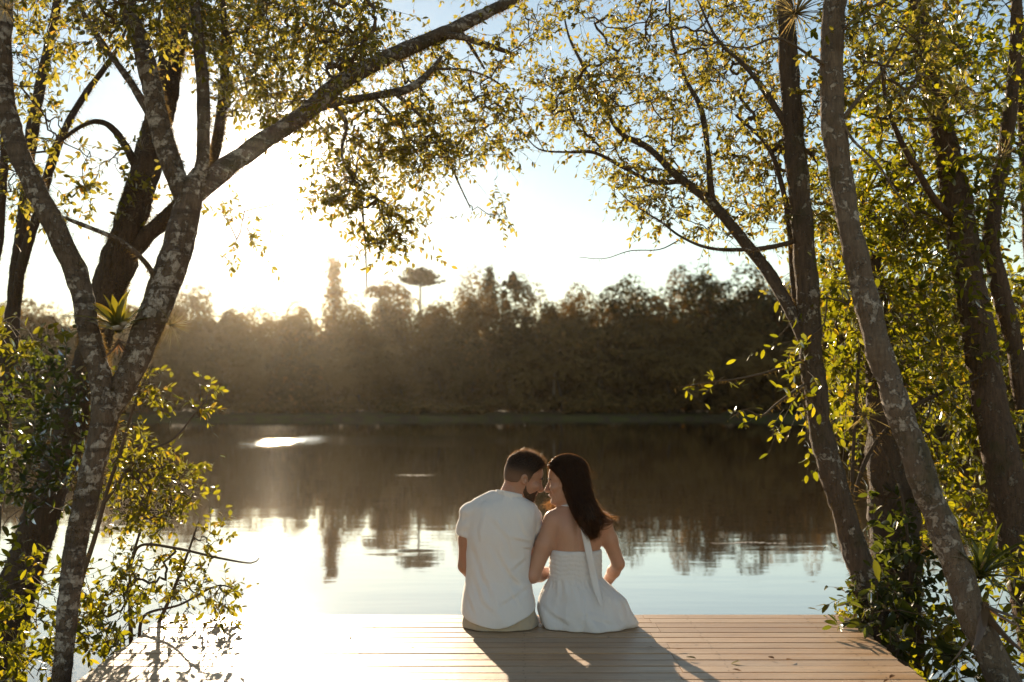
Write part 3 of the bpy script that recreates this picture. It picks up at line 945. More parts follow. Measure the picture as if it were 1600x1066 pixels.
fd.chain([sr_, (sr_ + er_) / 2, er_], [0.050, 0.046, 0.036], 0.02); fd.chain([er_, er_ + (wr_ - er_) * 0.35, wr_], [0.037, 0.039, 0.026], 0.01)
hand(fd, wl_, (0.45, 0.9, -0.25), (0, 0.25, 1), 1.0, -1, 0.35)
hand(fd, wr_, (-0.15, 0.9, -0.30), (0, 0.25, 1), 1.0, 1, 0.35)
hipz = 0.105
for sx, kx in ((-0.135, -0.15), (0.005, 0.015)):
    hip = Vector((sx, 4.76, hipz)); knee = Vector((kx, 5.19, 0.085)); ank = Vector((kx, 5.16, -0.33))
    fd.chain([hip, (hip + knee) / 2, knee], [0.095, 0.078, 0.056], 0.02)
    fd.chain([knee, knee + (ank - knee) * 0.3, ank], [0.054, 0.056, 0.036], 0.015)
    foot(fd, ank, (0, 1, -0.15), 1.0)
SM = 0.93
Wm, Lm = add_head(fd, head_m, Rm, SM)
v, Q = fd.mesh(1)
put('body', make_mesh('body', v, Q, M['skin_m'], True), man)
samp_m, grad_m = field_sampler(fd)

# shirt
def creases(lines, depth):
    L = []
    for pts, A, w in lines:
        q = [P(x, y, depth) for x, y in pts]
        L.append((np.array([(p.x, p.z) for p in q]), A, w))
    def fn(X, Z):
        out = np.zeros(X.shape)
        for q, A, w in L:
            best = np.full(X.shape, 9.0); sgn = np.zeros(X.shape); end = np.zeros(X.shape)
            n = len(q) - 1
            for i in range(n):
                a, b = q[i], q[i + 1]; ab = b - a; l2 = ab @ ab
                t = np.clip(((X - a[0]) * ab[0] + (Z - a[1]) * ab[1]) / l2, 0, 1)
                dx, dz = X - a[0] - t * ab[0], Z - a[1] - t * ab[1]
                d = np.hypot(dx, dz); m = d < best
                best = np.where(m, d, best); sgn = np.where(m, np.sign(ab[0] * dz - ab[1] * dx), sgn); end = np.where(m, (i + t) / n, end)
            s = best * sgn
            out += A * np.sin(np.pi * np.clip(end, 0.02, 0.98)) ** 0.6 * (-np.exp(-(s / w) ** 2) + 0.9 * np.exp(-((s - 1.7 * w) / (1.2 * w)) ** 2))
        return out
    return fn
SHIRT_CR = creases([([(765, 812), (792, 843), (798, 872)], 0.0050, 0.011), ([(770, 856), (795, 900), (819, 926)], 0.0075, 0.012), ([(734, 846), (752, 902), (770, 938)], 0.0060, 0.013),
                    ([(797, 842), (834, 852)], 0.0045, 0.008), ([(796, 896), (826, 874)], 0.0050, 0.009), ([(784, 944), (828, 920)], 0.0055, 0.010), ([(738, 900), (752, 940), (776, 962)], 0.0050, 0.012),
                    ([(752, 800), (745, 830), (748, 860)], 0.0040, 0.010), ([(805, 800), (815, 830), (829, 848)], 0.0045, 0.009), ([(790, 915), (812, 950)], 0.0045, 0.009), ([(728, 930), (742, 962)], 0.0045, 0.008), ([(816, 858), (829, 862)], 0.0045, 0.006)], 4.66)
def folds_m(X, Y, Z, th):
    return SHIRT_CR(X, Z) * (Y < 4.80) + 0.0022 * np.sin(X * 47 + 3 * np.sin(Z * 17) + Z * 22) * smoothstep(0.5, 0.2, Z)
def folds_old(X, Y, Z, th):
    # long diagonal drag folds of the back, deeper towards the waist
    u = (X + 0.055) * 0.86 + (Z - 0.3) * 0.50
    amp = 0.016 * smoothstep(0.58, 0.25, Z)
    f = (1 - 1.6 * np.abs(np.sin(u * 31 + 0.9 * np.sin(Z * 9 + 1))) ** 0.7) * np.clip(np.sin(Z * 7.0 + X * 9 + 0.3) * 0.6 + 0.5, 0, 1)
    g = np.sin(((X - 0.06) * 0.7 + (Z - 0.16) * 0.9) * 95 + np.sin(X * 30)) * smoothstep(0.0, 0.14, X + 0.04) * smoothstep(0.36, 0.2, Z)
    return amp * f * 0.8 + 0.0045 * g
fs = Field((-0.36, 4.52, -0.01), (0.24, 5.05, 0.70), 0.0042)
rows = rows_px([(768.5, 781, 812, 4.772, 0.055, 0.06), (776, 774, 817, 4.77, 0.062, 0.065), (783, 748, 830, 4.77, 0.076, 0.08), (791, 737, 838, 4.77, 0.09, 0.095), (806, 732, 840, 4.77, 0.105, 0.11), (835, 729, 836, 4.77, 0.118, 0.125),
                (870, 729, 829, 4.77, 0.118, 0.13), (905, 727, 828, 4.765, 0.125, 0.135), (935, 723, 835, 4.76, 0.150, 0.14), (958, 720, 842, 4.76, 0.168, 0.145), (976, 720, 842, 4.76, 0.174, 0.145), (995, 720, 842, 4.76, 0.176, 0.145)])
fs.loft(rows, 0.012, 2.35, folds_m)
fs.capsule(P(752, 795, 4.77), P(770, 783, 4.77), 0.058, 0.05, 0.02); fs.capsule(P(822, 803, 4.785), P(808, 790, 4.775), 0.055, 0.05, 0.02)
hl, hr = sl_ + (el_ - sl_) * 0.40, sr_ + (er_ - sr_) * 0.60
def sleeve(s, e, h, r0, r1):
    s_, h_ = np.array(s), np.array(h); d = np.array((e - s).normalized()); L = float((h - s).length)
    def fn(X, Y, Z):
        dx, dy, dz = X - s_[0], Y - s_[1], Z - s_[2]
        t = dx * d[0] + dy * d[1] + dz * d[2]
        tc = np.clip(t, 0, None)
        rad = np.sqrt((dx - tc * d[0]) ** 2 + (dy - tc * d[1]) ** 2 + (dz - tc * d[2]) ** 2)
        rr = r0 + (r1 - r0) * tc / L + 0.0025 * np.exp(-((t - L + 0.014) / 0.006) ** 2) + 0.003 * np.sin(t * 90 + X * 40)
        return np.maximum(rad - rr, t - L)
    fs.custom(fn, np.minimum(s_, h_) - 0.09, np.maximum(s_, h_) + 0.09, 0.010)
sleeve(sl_, el_, hl + Vector((-0.004, 0, 0)), 0.058, 0.066); sleeve(sr_, er_, hr, 0.058, 0.057)
# hem curve: lower at the middle of the back, cut above the seat at the sides
def hem(X, Y, Z):
    z0 = 0.020 + 1.7 * (X + 0.085) ** 2 + 0.10 * np.clip(Y - 4.64, 0, 1)
    return z0 + 0.003 * np.sin(X * 31) - Z
fs.F = np.maximum(fs.F, -(-hem(*np.meshgrid(fs.x, fs.y, fs.z, indexing='ij')).astype(np.float32)))
# hem and sleeve turn-ups stand a little proud
v, Q = fs.mesh(2)
put('shirt', make_mesh('shirt', v, Q, M['shirt'], True), man)
# standing collar
cl = []
for a in np.linspace(-2.6, 2.6, 15):
    c = nb + (nt - nb) * 0.20
    cl.append((c[0] - 0.002 + 0.068 * math.sin(a), c[1] - 0.070 * math.cos(a) + 0.004, c[2] + 0.004 + 0.010 * math.cos(a) - 0.014 * math.sin(a)))
ribbon('collar', cl, [0.036] * 3, (0.0, 0.0, 1.0), 0.006, M['shirt'], man)

# shorts
fh = Field((-0.36, 4.52, -0.03), (0.24, 5.22, 0.26), 0.005)
rows = rows_px([(930, 733, 830, 4.76, 0.110, 0.11), (950, 729, 835, 4.76, 0.134, 0.12), (966, 723, 840, 4.76, 0.150, 0.13), (980, 722, 841, 4.76, 0.160, 0.13), (990, 732, 833, 4.76, 0.140, 0.12)])
fh.loft(rows, 0.02, 2.4, lambda X, Y, Z, th: 0.003 * np.sin(th * 9 + Z * 40))
for sx, kx in ((-0.135, -0.15), (0.005, 0.015)):
    fh.capsule((sx, 4.80, 0.100), (kx, 5.10, 0.092), 0.100, 0.083, 0.025)
fh.F = np.maximum(fh.F, (0.003 - np.meshgrid(fh.x, fh.y, fh.z, indexing='ij')[2]).astype(np.float32))
v, Q = fh.mesh(2)
put('shorts', make_mesh('shorts', v, Q, M['shorts'], True), man)

# hair and beard follow the skull
def head_shell(org, R, S, region, h=0.0034, ext=0.17, smooth=2):
    f = Field(np.array(org) - ext, np.array(org) + ext, h)
    X, Y, Z = np.meshgrid(f.x, f.y, f.z, indexing='ij')
    d = np.stack([X - org[0], Y - org[1], Z - org[2]], -1) / S @ R.T
    f.F = region(d[..., 0], d[..., 1], d[..., 2]).astype(np.float32)
    return f
def man_hair(x, y, z):
    top = smoothstep(0.02, 0.10, z)
    g = 0.0030 + 0.008 * top + 0.005 * smoothstep(0.0, 0.09, x) * top
    g = g + 0.0015 * np.sin(x * 170 + y * 60) * top
    H = head_sdf((x, y, z), 1.0, 0.0) - g
    # hairline: forehead, temple, sideburn in front of the ear, nape
    line = np.interp(x, [-0.11, -0.06, -0.03, -0.012, 0.010, 0.022, 0.034, 0.05, 0.062, 0.072, 0.10], [-0.046, -0.046, -0.036, 0.004, 0.000, -0.024, 0.028, 0.046, 0.064, 0.080, 0.092])
    return np.maximum(H, (line - z) * 0.8)
f = head_shell(head_m, Rm, SM, man_hair)
v, Q = f.mesh(2)
me = make_mesh('hair', v, Q, M['hair_fade'], True)
lv = (v - head_m) @ Rm.T / SM
attr(me, 'fade', smoothstep(0.055, -0.02, lv[:, 2]) * smoothstep(0.075, 0.0, lv[:, 0]))
hm = put('hair', me, man)
samp, grad = field_sampler(f)
r = np.random.default_rng(3)
sel = v[r.integers(0, len(v), 15000)]
lz = (sel - head_m) @ Rm.T
sel = sel[lz[:, 2] > r.uniform(-0.03, 0.06, len(sel))]; nn = grad(sel)
lz = (sel - head_m) @ Rm.T
ln = (0.006 + 0.013 * smoothstep(0.02, 0.1, lz[:, 2])) * r.uniform(0.5, 1.2, len(sel))
fwd = np.array([0.4, 0.0, 0.25]) @ Rm
tt = np.linspace(0, 1, 4)
paths = sel[:, None] + (nn[:, None] * tt[None, :, None] * 0.55 + (r.normal(size=nn.shape) * 0.25 + fwd)[:, None] * (tt ** 1.6)[None, :, None] * 0.9) * ln[:, None, None]
put('hair_strands', strands_mesh(paths, 0.00030, M['strand_m'], 1), man)
def man_beard(x, y, z):
    H = head_sdf((x, y, z), 1.0, 0.0) - (0.0016 + 0.0045 * smoothstep(-0.07, -0.11, z) * smoothstep(0.03, 0.08, x))
    jawline = np.interp(x, [0.0, 0.014, 0.03, 0.05, 0.07, 0.085, 0.12], [-0.20, -0.030, -0.066, -0.074, -0.060, -0.048, -0.047])   # beard below this line
    d = np.maximum(H, (z - jawline) * 0.9)
    d = np.maximum(d, (0.006 - x))
    lips = ((x - 0.093) / 0.016) ** 2 + (y / 0.021) ** 2 + ((z + 0.0645) / 0.0105) ** 2
    return np.maximum(d, (1 - lips) * 0.006)
f = head_shell(head_m, Rm, SM, man_beard, 0.003)
v, Q = f.mesh(1)
put('beard', make_mesh('beard', v, Q, M['beard'], True), man)
samp, grad = field_sampler(f)
sel = v[r.integers(0, len(v), 1500)]; nn = grad(sel)
paths = sel[:, None] + (nn[:, None] * tt[None, :, None] + (np.array([0.1, 0, -0.8]) @ Rm + r.normal(size=nn.shape) * 0.2)[:, None] * (tt ** 1.4)[None, :, None]) * (0.0055 * r.uniform(0.5, 1.3, len(sel)))[:, None, None]
put('beard_strands', strands_mesh(paths, 0.0005, M['strand_m'], 2), man)
for sg in (-1, 1):
    a = np.array([Wm((0.094, sg * 0.014, 0.0165)), Wm((0.0955, sg * 0.026, 0.021)), Wm((0.088, sg * 0.042, 0.018)), Wm((0.078, sg * 0.052, 0.012))])
    vv, ff_ = tube(catmull(a, 0.004), np.interp(np.linspace(0, 1, len(catmull(a, 0.004))), [0, 0.4, 1], [0.003, 0.0036, 0.0012]), 6)
    put('eyebrow', make_mesh('eyebrow', vv, ff_, M['hair_m'], True), man)

# ------------------------------------------------------------------ the woman
woman = empty('person', (0.31, 4.76, 0.0), 'woman in white halter romper with long dark hair sitting on deck edge', 'person', 'couple sitting on the deck edge')
Rw = head_frame((-1.0, 0.10, 0.0), 5, 4)
head_w = np.array(P(886.0, 752, 4.80)); SW = 0.93
fd = Field((0.02, 4.52, -0.50), (0.64, 5.46, 0.90), 0.0058, (0.50, 0.0036))
fd.loft(rows_px([(793, 872, 908, 4.79, 0.045, 0.045), (802, 860, 938, 4.78, 0.060, 0.065), (815, 858, 945, 4.78, 0.078, 0.085), (840, 864, 943, 4.775, 0.092, 0.105), (862, 864, 936, 4.775, 0.09, 0.11),
                 (900, 864, 934, 4.77, 0.085, 0.09), (930, 856, 950, 4.77, 0.105, 0.10), (960, 852, 968, 4.77, 0.12, 0.11), (982, 862, 960, 4.77, 0.11, 0.1)]), 0.025,
        2.25, lambda X, Y, Z, th: -0.009 * np.exp(-((X - 0.300 - (0.55 - Z) * 0.06) / 0.016) ** 2) * (Y < 4.78) * smoothstep(0.30, 0.38, Z)
        + 0.011 * (np.exp(-(((X - 0.245) / 0.032) ** 2 + ((Z - 0.46) / 0.055) ** 2)) + np.exp(-(((X - 0.365) / 0.032) ** 2 + ((Z - 0.47) / 0.055) ** 2))) * (Y < 4.78))
nb = np.array(P(889, 800, 4.79)); nt = head_w + np.array([-0.022, 0, -0.06]) @ Rw * SW
fd.capsule(nb, nt, 0.047, 0.044, 0.03)
sl_, sr_ = P(865, 813, 4.775), P(940.5, 813, 4.775)
fd.capsule(nb + [0, 0, -0.025], sl_, 0.04, 0.036, 0.03); fd.capsule(nb + [0, 0, -0.025], sr_, 0.04, 0.036, 0.03)
el_, er_ = P(832, 900, 4.745), P(966, 881, 4.81)
wl_, wr_ = P(864, 893, 4.955), P(946, 914, 5.00)
fd.chain([sl_, sl_ + (el_ - sl_) * 0.45, el_], [0.044, 0.043, 0.034], 0.02); fd.chain([el_, el_ + (wl_ - el_) * 0.35, wl_], [0.034, 0.035, 0.022], 0.012)
fd.chain([sr_, sr_ + (er_ - sr_) * 0.45, er_], [0.041, 0.037, 0.030], 0.02); fd.chain([er_, er_ + (wr_ - er_) * 0.35, wr_], [0.030, 0.031, 0.021], 0.012)
hand(fd, wl_, (0.25, 0.9, -0.2), (0.2, 0.1, 1), 0.88, -1, 0.5)
hand(fd, wr_, (-0.4, 0.85, -0.25), (0, 0.2, 1), 0.88, 1, 0.4)
for sx, kx in ((0.235, 0.245), (0.375, 0.375)):
    hip = Vector((sx, 4.77, 0.10)); knee = Vector((kx, 5.17, 0.080)); ank = Vector((kx, 5.14, -0.31))
    fd.chain([hip, (hip + knee) / 2, knee], [0.092, 0.076, 0.052], 0.02)
    fd.chain([knee, knee + (ank - knee) * 0.3, ank], [0.050, 0.051, 0.032], 0.015)
    foot(fd, ank, (0, 1, -0.2), 0.9)
Ww, Lw = add_head(fd, head_w, Rw, SW, True)
v, Q = fd.mesh(1)
put('body', make_mesh('body', v, Q, M['skin_w'], True), woman)
samp_w, grad_w = field_sampler(fd)

# romper: smocked bodice, gathered seat spreading on the boards
def bodice(X, Y, Z, th):
    zz = (Z - 0.18)
    return 0.0030 * np.abs(np.sin(zz * 150 + 0.5 * np.sin(th * 7) + 0.25 * np.sin(th * 23))) + 0.0012 * np.sin(th * 75 + Z * 60)
SKIRT_CR = creases([([(868, 905), (866, 930), (860, 955)], 0.0045, 0.009), ([(880, 905), (879, 925), (876, 945)], 0.0035, 0.007), ([(846, 950), (866, 968), (892, 978)], 0.0060, 0.011), ([(946, 905), (962, 938), (970, 975)], 0.0060, 0.013),
                    ([(930, 906), (938, 930), (941, 955)], 0.0035, 0.008), ([(963, 925), (978, 950), (984, 968)], 0.0055, 0.010), ([(905, 958), (935, 970), (965, 978)], 0.0040, 0.009), ([(894, 906), (893, 922)], 0.0030, 0.006), ([(915, 906), (918, 924)], 0.0030, 0.006)], 4.63)
def skirt(X, Y, Z, th):
    up = smoothstep(0.02, 0.20, Z)
    lowr = smoothstep(0.14, 0.02, Z)
    seam = -0.006 * np.exp(-((X - 0.322 - 0.012 * np.sin(Z * 20)) / 0.006) ** 2) * (Y < 4.75)
    fold = 0.009 * np.sin(th * 5.0 + 2.0 * np.sin(Z * 10) + 0.8) * smoothstep(0.24, 0.12, Z)
    edge = 0.006 * np.sin(th * 11 + Z * 18) * lowr
    return SKIRT_CR(X, Z) * (Y < 4.80) + 0.0026 * np.sin(th * 30 + 2.2 * np.sin(th * 5)) * smoothstep(0.10, 0.22, Z) + fold + seam + edge
fs = Field((0.02, 4.52, -0.02), (0.68, 5.10, 0.45), 0.0042)
fs.loft(rows_px([(858, 861, 939, 4.775, 0.104, 0.122), (866, 860, 939.5, 4.775, 0.105, 0.122), (885, 859, 939.5, 4.775, 0.102, 0.11), (904, 859.5, 939, 4.773, 0.101, 0.105)]), 0.0, 2.25, bodice)
fs.loft(rows_px([(901, 859, 940, 4.773, 0.100, 0.11), (912, 856, 951, 4.772, 0.112, 0.115), (920, 854, 961, 4.772, 0.124, 0.12), (934, 850, 977, 4.772, 0.144, 0.13), (948, 843, 982, 4.772, 0.162, 0.135), (960, 844, 988, 4.772, 0.176, 0.135), (970, 846, 993, 4.772, 0.186, 0.135),
                 (980, 852, 984, 4.772, 0.188, 0.13), (992, 866, 970, 4.772, 0.16, 0.12)]), 0.006, 2.35, skirt)
for sx, kx in ((0.235, 0.24), (0.375, 0.385)):
    fs.capsule((sx, 4.79, 0.105), (kx, 5.02, 0.088), 0.104, 0.088, 0.03)
fs.F = np.maximum(fs.F, (0.003 - np.meshgrid(fs.x, fs.y, fs.z, indexing='ij')[2]).astype(np.float32))
# waist seam
wz = P(900, 903, 4.67).z
v, Q = fs.mesh(1)
put('romper', make_mesh('romper', v, Q, M['romper'], True), woman)

# halter ties: round the neck and down the back
samp_r, grad_r = field_sampler(fs)
tie = []
for (x, y, dd) in ((901, 792, 4.725), (907, 803, 4.700), (912, 825, 4.672), (917, 848, 4.664), (922, 872, 4.655), (927, 897, 4.655), (932, 918, 4.64), (937, 936, 4.618), (940, 946, 4.606)):
    tie.append(P(x, y, dd))
ribbon('halter_tie', tie, [0.016, 0.024, 0.030, 0.032, 0.034, 0.034, 0.030, 0.012], (1, -0.12, 0.1), 0.004, M['romper'], woman)
nk = []
for a in np.linspace(-0.35, 2.3, 10):
    c = nb + (nt - nb) * 0.32
    nk.append((c[0] - 0.050 * math.sin(a), c[1] - 0.050 * math.cos(a), c[2] + 0.006 - 0.010 * a))
ribbon('halter_band', nk, [0.016] * 3, (0, 0, 1), 0.004, M['romper'], woman)

# long hair
HT = [np.array(P(x, y, d)) for x, y, d in ((893, 738, 4.775), (901, 760, 4.755), (907, 780, 4.725), (914, 797, 4.695), (922, 812, 4.675), (926, 826, 4.668), (925, 834, 4.668))]
HR = [(0.058, 0.070), (0.056, 0.066), (0.050, 0.052), (0.048, 0.040), (0.036, 0.030), (0.014, 0.020), (0.004, 0.008)]
f = Field((0.10, 4.58, 0.36), (0.52, 4.98, 0.90), 0.0042)
X, Y, Z = np.meshgrid(f.x, f.y, f.z, indexing='ij')
d = np.stack([X - head_w[0], Y - head_w[1], Z - head_w[2]], -1) / SW @ Rw.T
x, y, z = d[..., 0], d[..., 1], d[..., 2]
Hh = head_sdf((x, y, z), SW, 0.0) - (0.007 + 0.009 * smoothstep(0.0, 0.09, z))
line = np.interp(x, [-0.12, -0.016, -0.006, 0.012, 0.03, 0.045, 0.06, 0.075, 0.09], [-0.13, -0.10, 0.008, 0.010, 0.024, 0.040, 0.056, 0.070, 0.084])
f.F = np.maximum(Hh, (line - z) * 0.8).astype(np.float32)
for a, b, ra, rb in zip(HT[:-1], HT[1:], HR[:-1], HR[1:]):
    f.capsule(a, b, ra[0], rb[0], 0.03)
f.capsule(P(928, 800, 4.680), P(944, 808, 4.685), 0.024, 0.008, 0.02)
# keep it clear of the back: squash the tail against the skin
v, Q = f.mesh(2)
put('hair', make_mesh('hair', v, Q, M['hair_w'], True), woman)
samp_h, grad_h = field_sampler(f)
r = np.random.default_rng(8)
tail = catmull(HT, 0.01)
def trace(start, steps, ds, lift, wild=0.0, endz=0.0):
    p = start.copy(); out = [p.copy()]
    wob = r.normal(size=p.shape) * 0.35
    spread = r.normal(size=(len(p), 3)) * np.array([0.022, 0.012, 0.0])
    for k in range(steps):
        # aim at the tail, a hand below the present height
        dz = np.abs(tail[None, :, 2] - (p[:, 2] - 0.055)[:, None])
        tg = tail[np.argmin(dz, 1)] + spread
        tg[:, 2] = np.minimum(tg[:, 2], p[:, 2] - 0.02)
        dr = tg - p; dr /= np.linalg.norm(dr, axis=1, keepdims=True) + 1e-9
        dr = dr + wob * 0.16 + r.normal(size=p.shape) * wild
        n_ = grad_h(p)
        dr = dr - n_ * (dr * n_).sum(1, keepdims=True) * 0.9
        dr /= np.linalg.norm(dr, axis=1, keepdims=True) + 1e-9
        p = p + dr * ds
        s_ = samp_h(p)
        p = p - n_ * np.clip(s_ - lift, -0.02, 0.02)[:, None] * 0.8
        out.append(p.copy())
    return np.stack(out, 1)
lv = (v - head_w) @ Rw.T / SW
st = v[(lv[:, 2] > 0.02)]
s1 = st[r.integers(0, len(st), 4200)]
ds = r.uniform(0.005, 0.0098, (len(s1), 1))
lift = r.uniform(0.0, 0.004, len(s1))
p1 = trace(s1, 30, ds, lift)
tw = np.linspace(0, 1, p1.shape[1])[None, :, None]
p1 = p1 + np.array([0.007, -0.004, 0.0]) * np.sin(tw * 15 + (s1[:, 0:1, None] + s1[:, 1:2, None]) * 60) * tw
put('hair_strands', strands_mesh(p1, 0.0011, M['strand_w'], 5), woman)
# the ends of the hair, swept right over the shoulder and down the back
tl = v[(v[:, 2] < 0.62) & (v[:, 2] > 0.46)]
s4 = tl[r.integers(0, len(tl), 2200)]
tt = np.linspace(0, 1, 12)[None, :, None]
side = (r.uniform(size=(len(s4), 1)) < 0.20) & (s4[:, :1] > 0.365)
tip = np.where(side, np.array(P(960, 812, 4.675)), np.array(P(927, 838, 4.655))) + r.normal(size=(len(s4), 3)) * np.array([0.014, 0.008, 0.010])
ctl = s4 + np.where(side, np.array([0.02, -0.006, -0.045]), np.array([0.006, -0.008, -0.04])) + r.normal(size=(len(s4), 3)) * 0.006
p4 = s4[:, None] * (1 - tt) ** 2 + 2 * ctl[:, None] * tt * (1 - tt) + tip[:, None] * tt ** 2
p4 += 0.007 * np.sin(tt * 7 + r.uniform(0, 6, (len(s4), 1, 1))) * r.normal(size=(len(s4), 1, 3)) * tt
put('hair_ends', strands_mesh(p4, 0.0010, M['strand_w'], 9), woman)
# flyaway wisps, lit by the sun at the outline
s2 = v[r.integers(0, len(v), 700)]
n2 = grad_h(s2)
tt = np.linspace(0, 1, 10)
L2 = r.uniform(0.015, 0.05, (len(s2), 1, 1))
c1, c2 = r.normal(size=(len(s2), 1, 3)), r.normal(size=(len(s2), 1, 3))
flow = np.array(HT[4] - HT[1]); flow /= np.linalg.norm(flow)
p2 = s2[:, None] + L2 * (n2[:, None] * np.sin(tt * 1.8)[None, :, None] * 0.45 + flow[None, None] * tt[None, :, None] * 0.9 + c1 * (tt ** 2)[None, :, None] * 0.30 + c2 * np.sin(tt * 5)[None, :, None] * 0.07)
put('hair_wisps', strands_mesh(p2, 0.0004, M['strand_w'], 6), woman)
# curled lock in front of the far shoulder, under the chin
base = np.array(P(868, 792, 4.86))
k = 90
s3 = base + r.normal(size=(k, 3)) * np.array([0.016, 0.008, 0.012])
ang = r.uniform(0, 6.28, (k, 1)); tt = np.linspace(0, 1, 12)[None]
p3 = s3[:, None] + np.stack([-0.042 * tt * r.uniform(0.3, 1.2, (k, 1)) + 0.007 * np.sin(tt * 7 + ang), 0.01 * tt * r.normal(size=(k, 1)), 0.016 * np.sin(tt * 4 + ang) + 0.01 * tt * r.normal(size=(k, 1))], -1)
put('front_lock', strands_mesh(p3, 0.0008, M['strand_w'], 7), woman)
# mouth, brow, ear ring
lp = np.array([Ww((0.0885, -0.022, -0.0625)), Ww((0.096, -0.010, -0.0645)), Ww((0.0985, 0, -0.065)), Ww((0.096, 0.010, -0.0645)), Ww((0.0885, 0.022, -0.0625))])
C = catmull(lp, 0.004)
vv, ff_ = tube(C, 0.0034 * np.sin(np.linspace(0.15, 3.0, len(C))), 6)
put('lips', make_mesh('lips', vv, ff_, M['lip'], True), woman)
for sg in (-1, 1):
    a = np.array([Ww((0.0925, sg * 0.014, 0.0165)), Ww((0.094, sg * 0.026, 0.022)), Ww((0.087, sg * 0.042, 0.019)), Ww((0.077, sg * 0.052, 0.012))])
    C = catmull(a, 0.004)
    vv, ff_ = tube(C, np.interp(np.linspace(0, 1, len(C)), [0, 0.4, 1], [0.0022, 0.0026, 0.0010]), 6)
    put('eyebrow', make_mesh('eyebrow', vv, ff_, M['hair_w'], True), woman)
    ec = Ww((-0.004, sg * 0.080, -0.058))
    a = np.linspace(0, 2 * np.pi, 20)
    ring = ec[None] + np.stack([0.012 * np.cos(a), 0 * a, 0.014 * np.sin(a)], 1)
    vv, ff_ = tube(ring, np.full(20, 0.0016), 6)
    put('earring', make_mesh('earring', vv, ff_, M['metal'], True), woman)

# fuzz added on cloth and skin to give outlines a rim of light
def fuzz(name, parent, me_name_obj, n, length, width, mat, seed, zmin=-1):
    me = me_name_obj.data
    nv = len(me.vertices)
    co = np.empty(nv * 3, np.float32); me.vertices.foreach_get('co', co); co = co.reshape(-1, 3)
    no = np.empty(nv * 3, np.float32); me.vertex_normals.foreach_get('vector', no); no = no.reshape(-1, 3)
    rr = np.random.default_rng(seed)
    ok = np.where(co[:, 2] > zmin)[0]
    k = rr.choice(ok, n)
    s_, n_ = co[k], no[k]
    tt = np.linspace(0, 1, 3)
    pth = s_[:, None] + (n_[:, None] * tt[None, :, None] + rr.normal(size=(n, 1, 3)) * 0.45 * (tt ** 1.5)[None, :, None]) * (length * rr.uniform(0.4, 1.2, (n, 1, 1)))
    o = put(name, strands_mesh(pth, width, mat, seed), parent)
    o['kind'] = 'stuff'
    return o
def mat_fuzz(name, c):
    n = N(name)
    d = n.node('BsdfDiffuse', i_0=(*c, 1)).outputs[0]; t = n.node('BsdfTranslucent', i_0=(*c, 1)).outputs[0]
    return n.done(n.node('MixShader', i_0=0.6, i_1=d, i_2=t).outputs[0])
M['fuzz_white'] = mat_fuzz('white_rim_fuzz', (0.85, 0.80, 0.74)); M['fuzz_skin'] = mat_fuzz('skin_rim_fuzz', (0.75, 0.52, 0.36))
for par in (man, woman):
    for ch in list(par.children):
        if ch.name.startswith(('shirt', 'romper')): fuzz('rim_fuzz', par, ch, 50000, 0.0030, 0.00015, M['fuzz_white'], 21)
        if ch.name.startswith('body'): fuzz('down', par, ch, 45000, 0.0030, 0.00013, M['fuzz_skin'], 22, 0.1)

# finer pieces belong to the part they grow on
def under(par, part, names):
    ch = {c.name.split('.')[0]: c for c in par.children}
    for c in list(par.children):
        if c.name.split('.')[0] in names:
            c.parent = ch[part]; c.matrix_parent_inverse = Matrix.Identity(4)
def under_rim_fuzz(par, part):
    under(par, part, ('rim_fuzz',))
under(man, 'hair', ('hair_strands',)); under(man, 'beard', ('beard_strands',)); under(man, 'shirt', ('collar', 'rim_fuzz')); under(man, 'body', ('down', 'eyebrow'))
under(woman, 'hair', ('hair_strands', 'hair_ends', 'hair_wisps', 'front_lock')); under(woman, 'romper', ('halter_tie', 'halter_band', 'rim_fuzz')); under(woman, 'body', ('down', 'eyebrow', 'lips', 'earring'))
# ================================================================== near trees, shrubs and the plants that grow on them
M['bark_lichen'] = mat_bark('lichen_bark', (0.235, 0.165, 0.112), (0.092, 0.062, 0.041), (0.50, 0.43, 0.36), 0.58, 0.85)
M['bark_moss'] = mat_bark('mossy_bark', (0.135, 0.088, 0.056), (0.055, 0.037, 0.025), (0.24, 0.20, 0.15), 0.30)
M['bark_grey'] = mat_bark('grey_spotted_bark', (0.27, 0.20, 0.142), (0.115, 0.080, 0.055), (0.50, 0.43, 0.36), 0.48, 0.45)
M['bark_dark'] = mat_bark('dark_spotted_bark', (0.165, 0.112, 0.074), (0.060, 0.041, 0.028), (0.44, 0.38, 0.31), 0.36)
M['bark_red'] = mat_bark('reddish_bark', (0.16, 0.098, 0.060), (0.065, 0.040, 0.026), (0.25, 0.20, 0.15), 0.34)
M['twig'] = mat_plain('twig_bark', (0.115, 0.078, 0.050), 0.9, 0.35, 40, 0.3, 0.002)
M['leaf_canopy'] = mat_leaf('canopy_leaf', (0.058, 0.058, 0.015), (0.108, 0.100, 0.030), (0.15, 0.098, 0.032), 0.66, 0.46, (3.8, 3.4, 1.3), 0.07)
M['leaf_shrub'] = mat_leaf('shrub_leaf', (0.054, 0.060, 0.012), (0.110, 0.104, 0.022), (0.17, 0.115, 0.025), 0.62, 0.36, (3.3, 3.0, 0.7), 0.09)
M['leaf_lush'] = mat_leaf('lush_leaf', (0.044, 0.056, 0.010), (0.105, 0.108, 0.016), (0.17, 0.13, 0.025), 0.62, 0.32, (3.6, 3.2, 0.6), 0.09)
M['leaf_dark'] = mat_leaf('dark_glossy_leaf', (0.030, 0.038, 0.012), (0.058, 0.066, 0.018), (0.085, 0.075, 0.02), 0.42, 0.26, (3.0, 3.0, 0.7), 0.17)
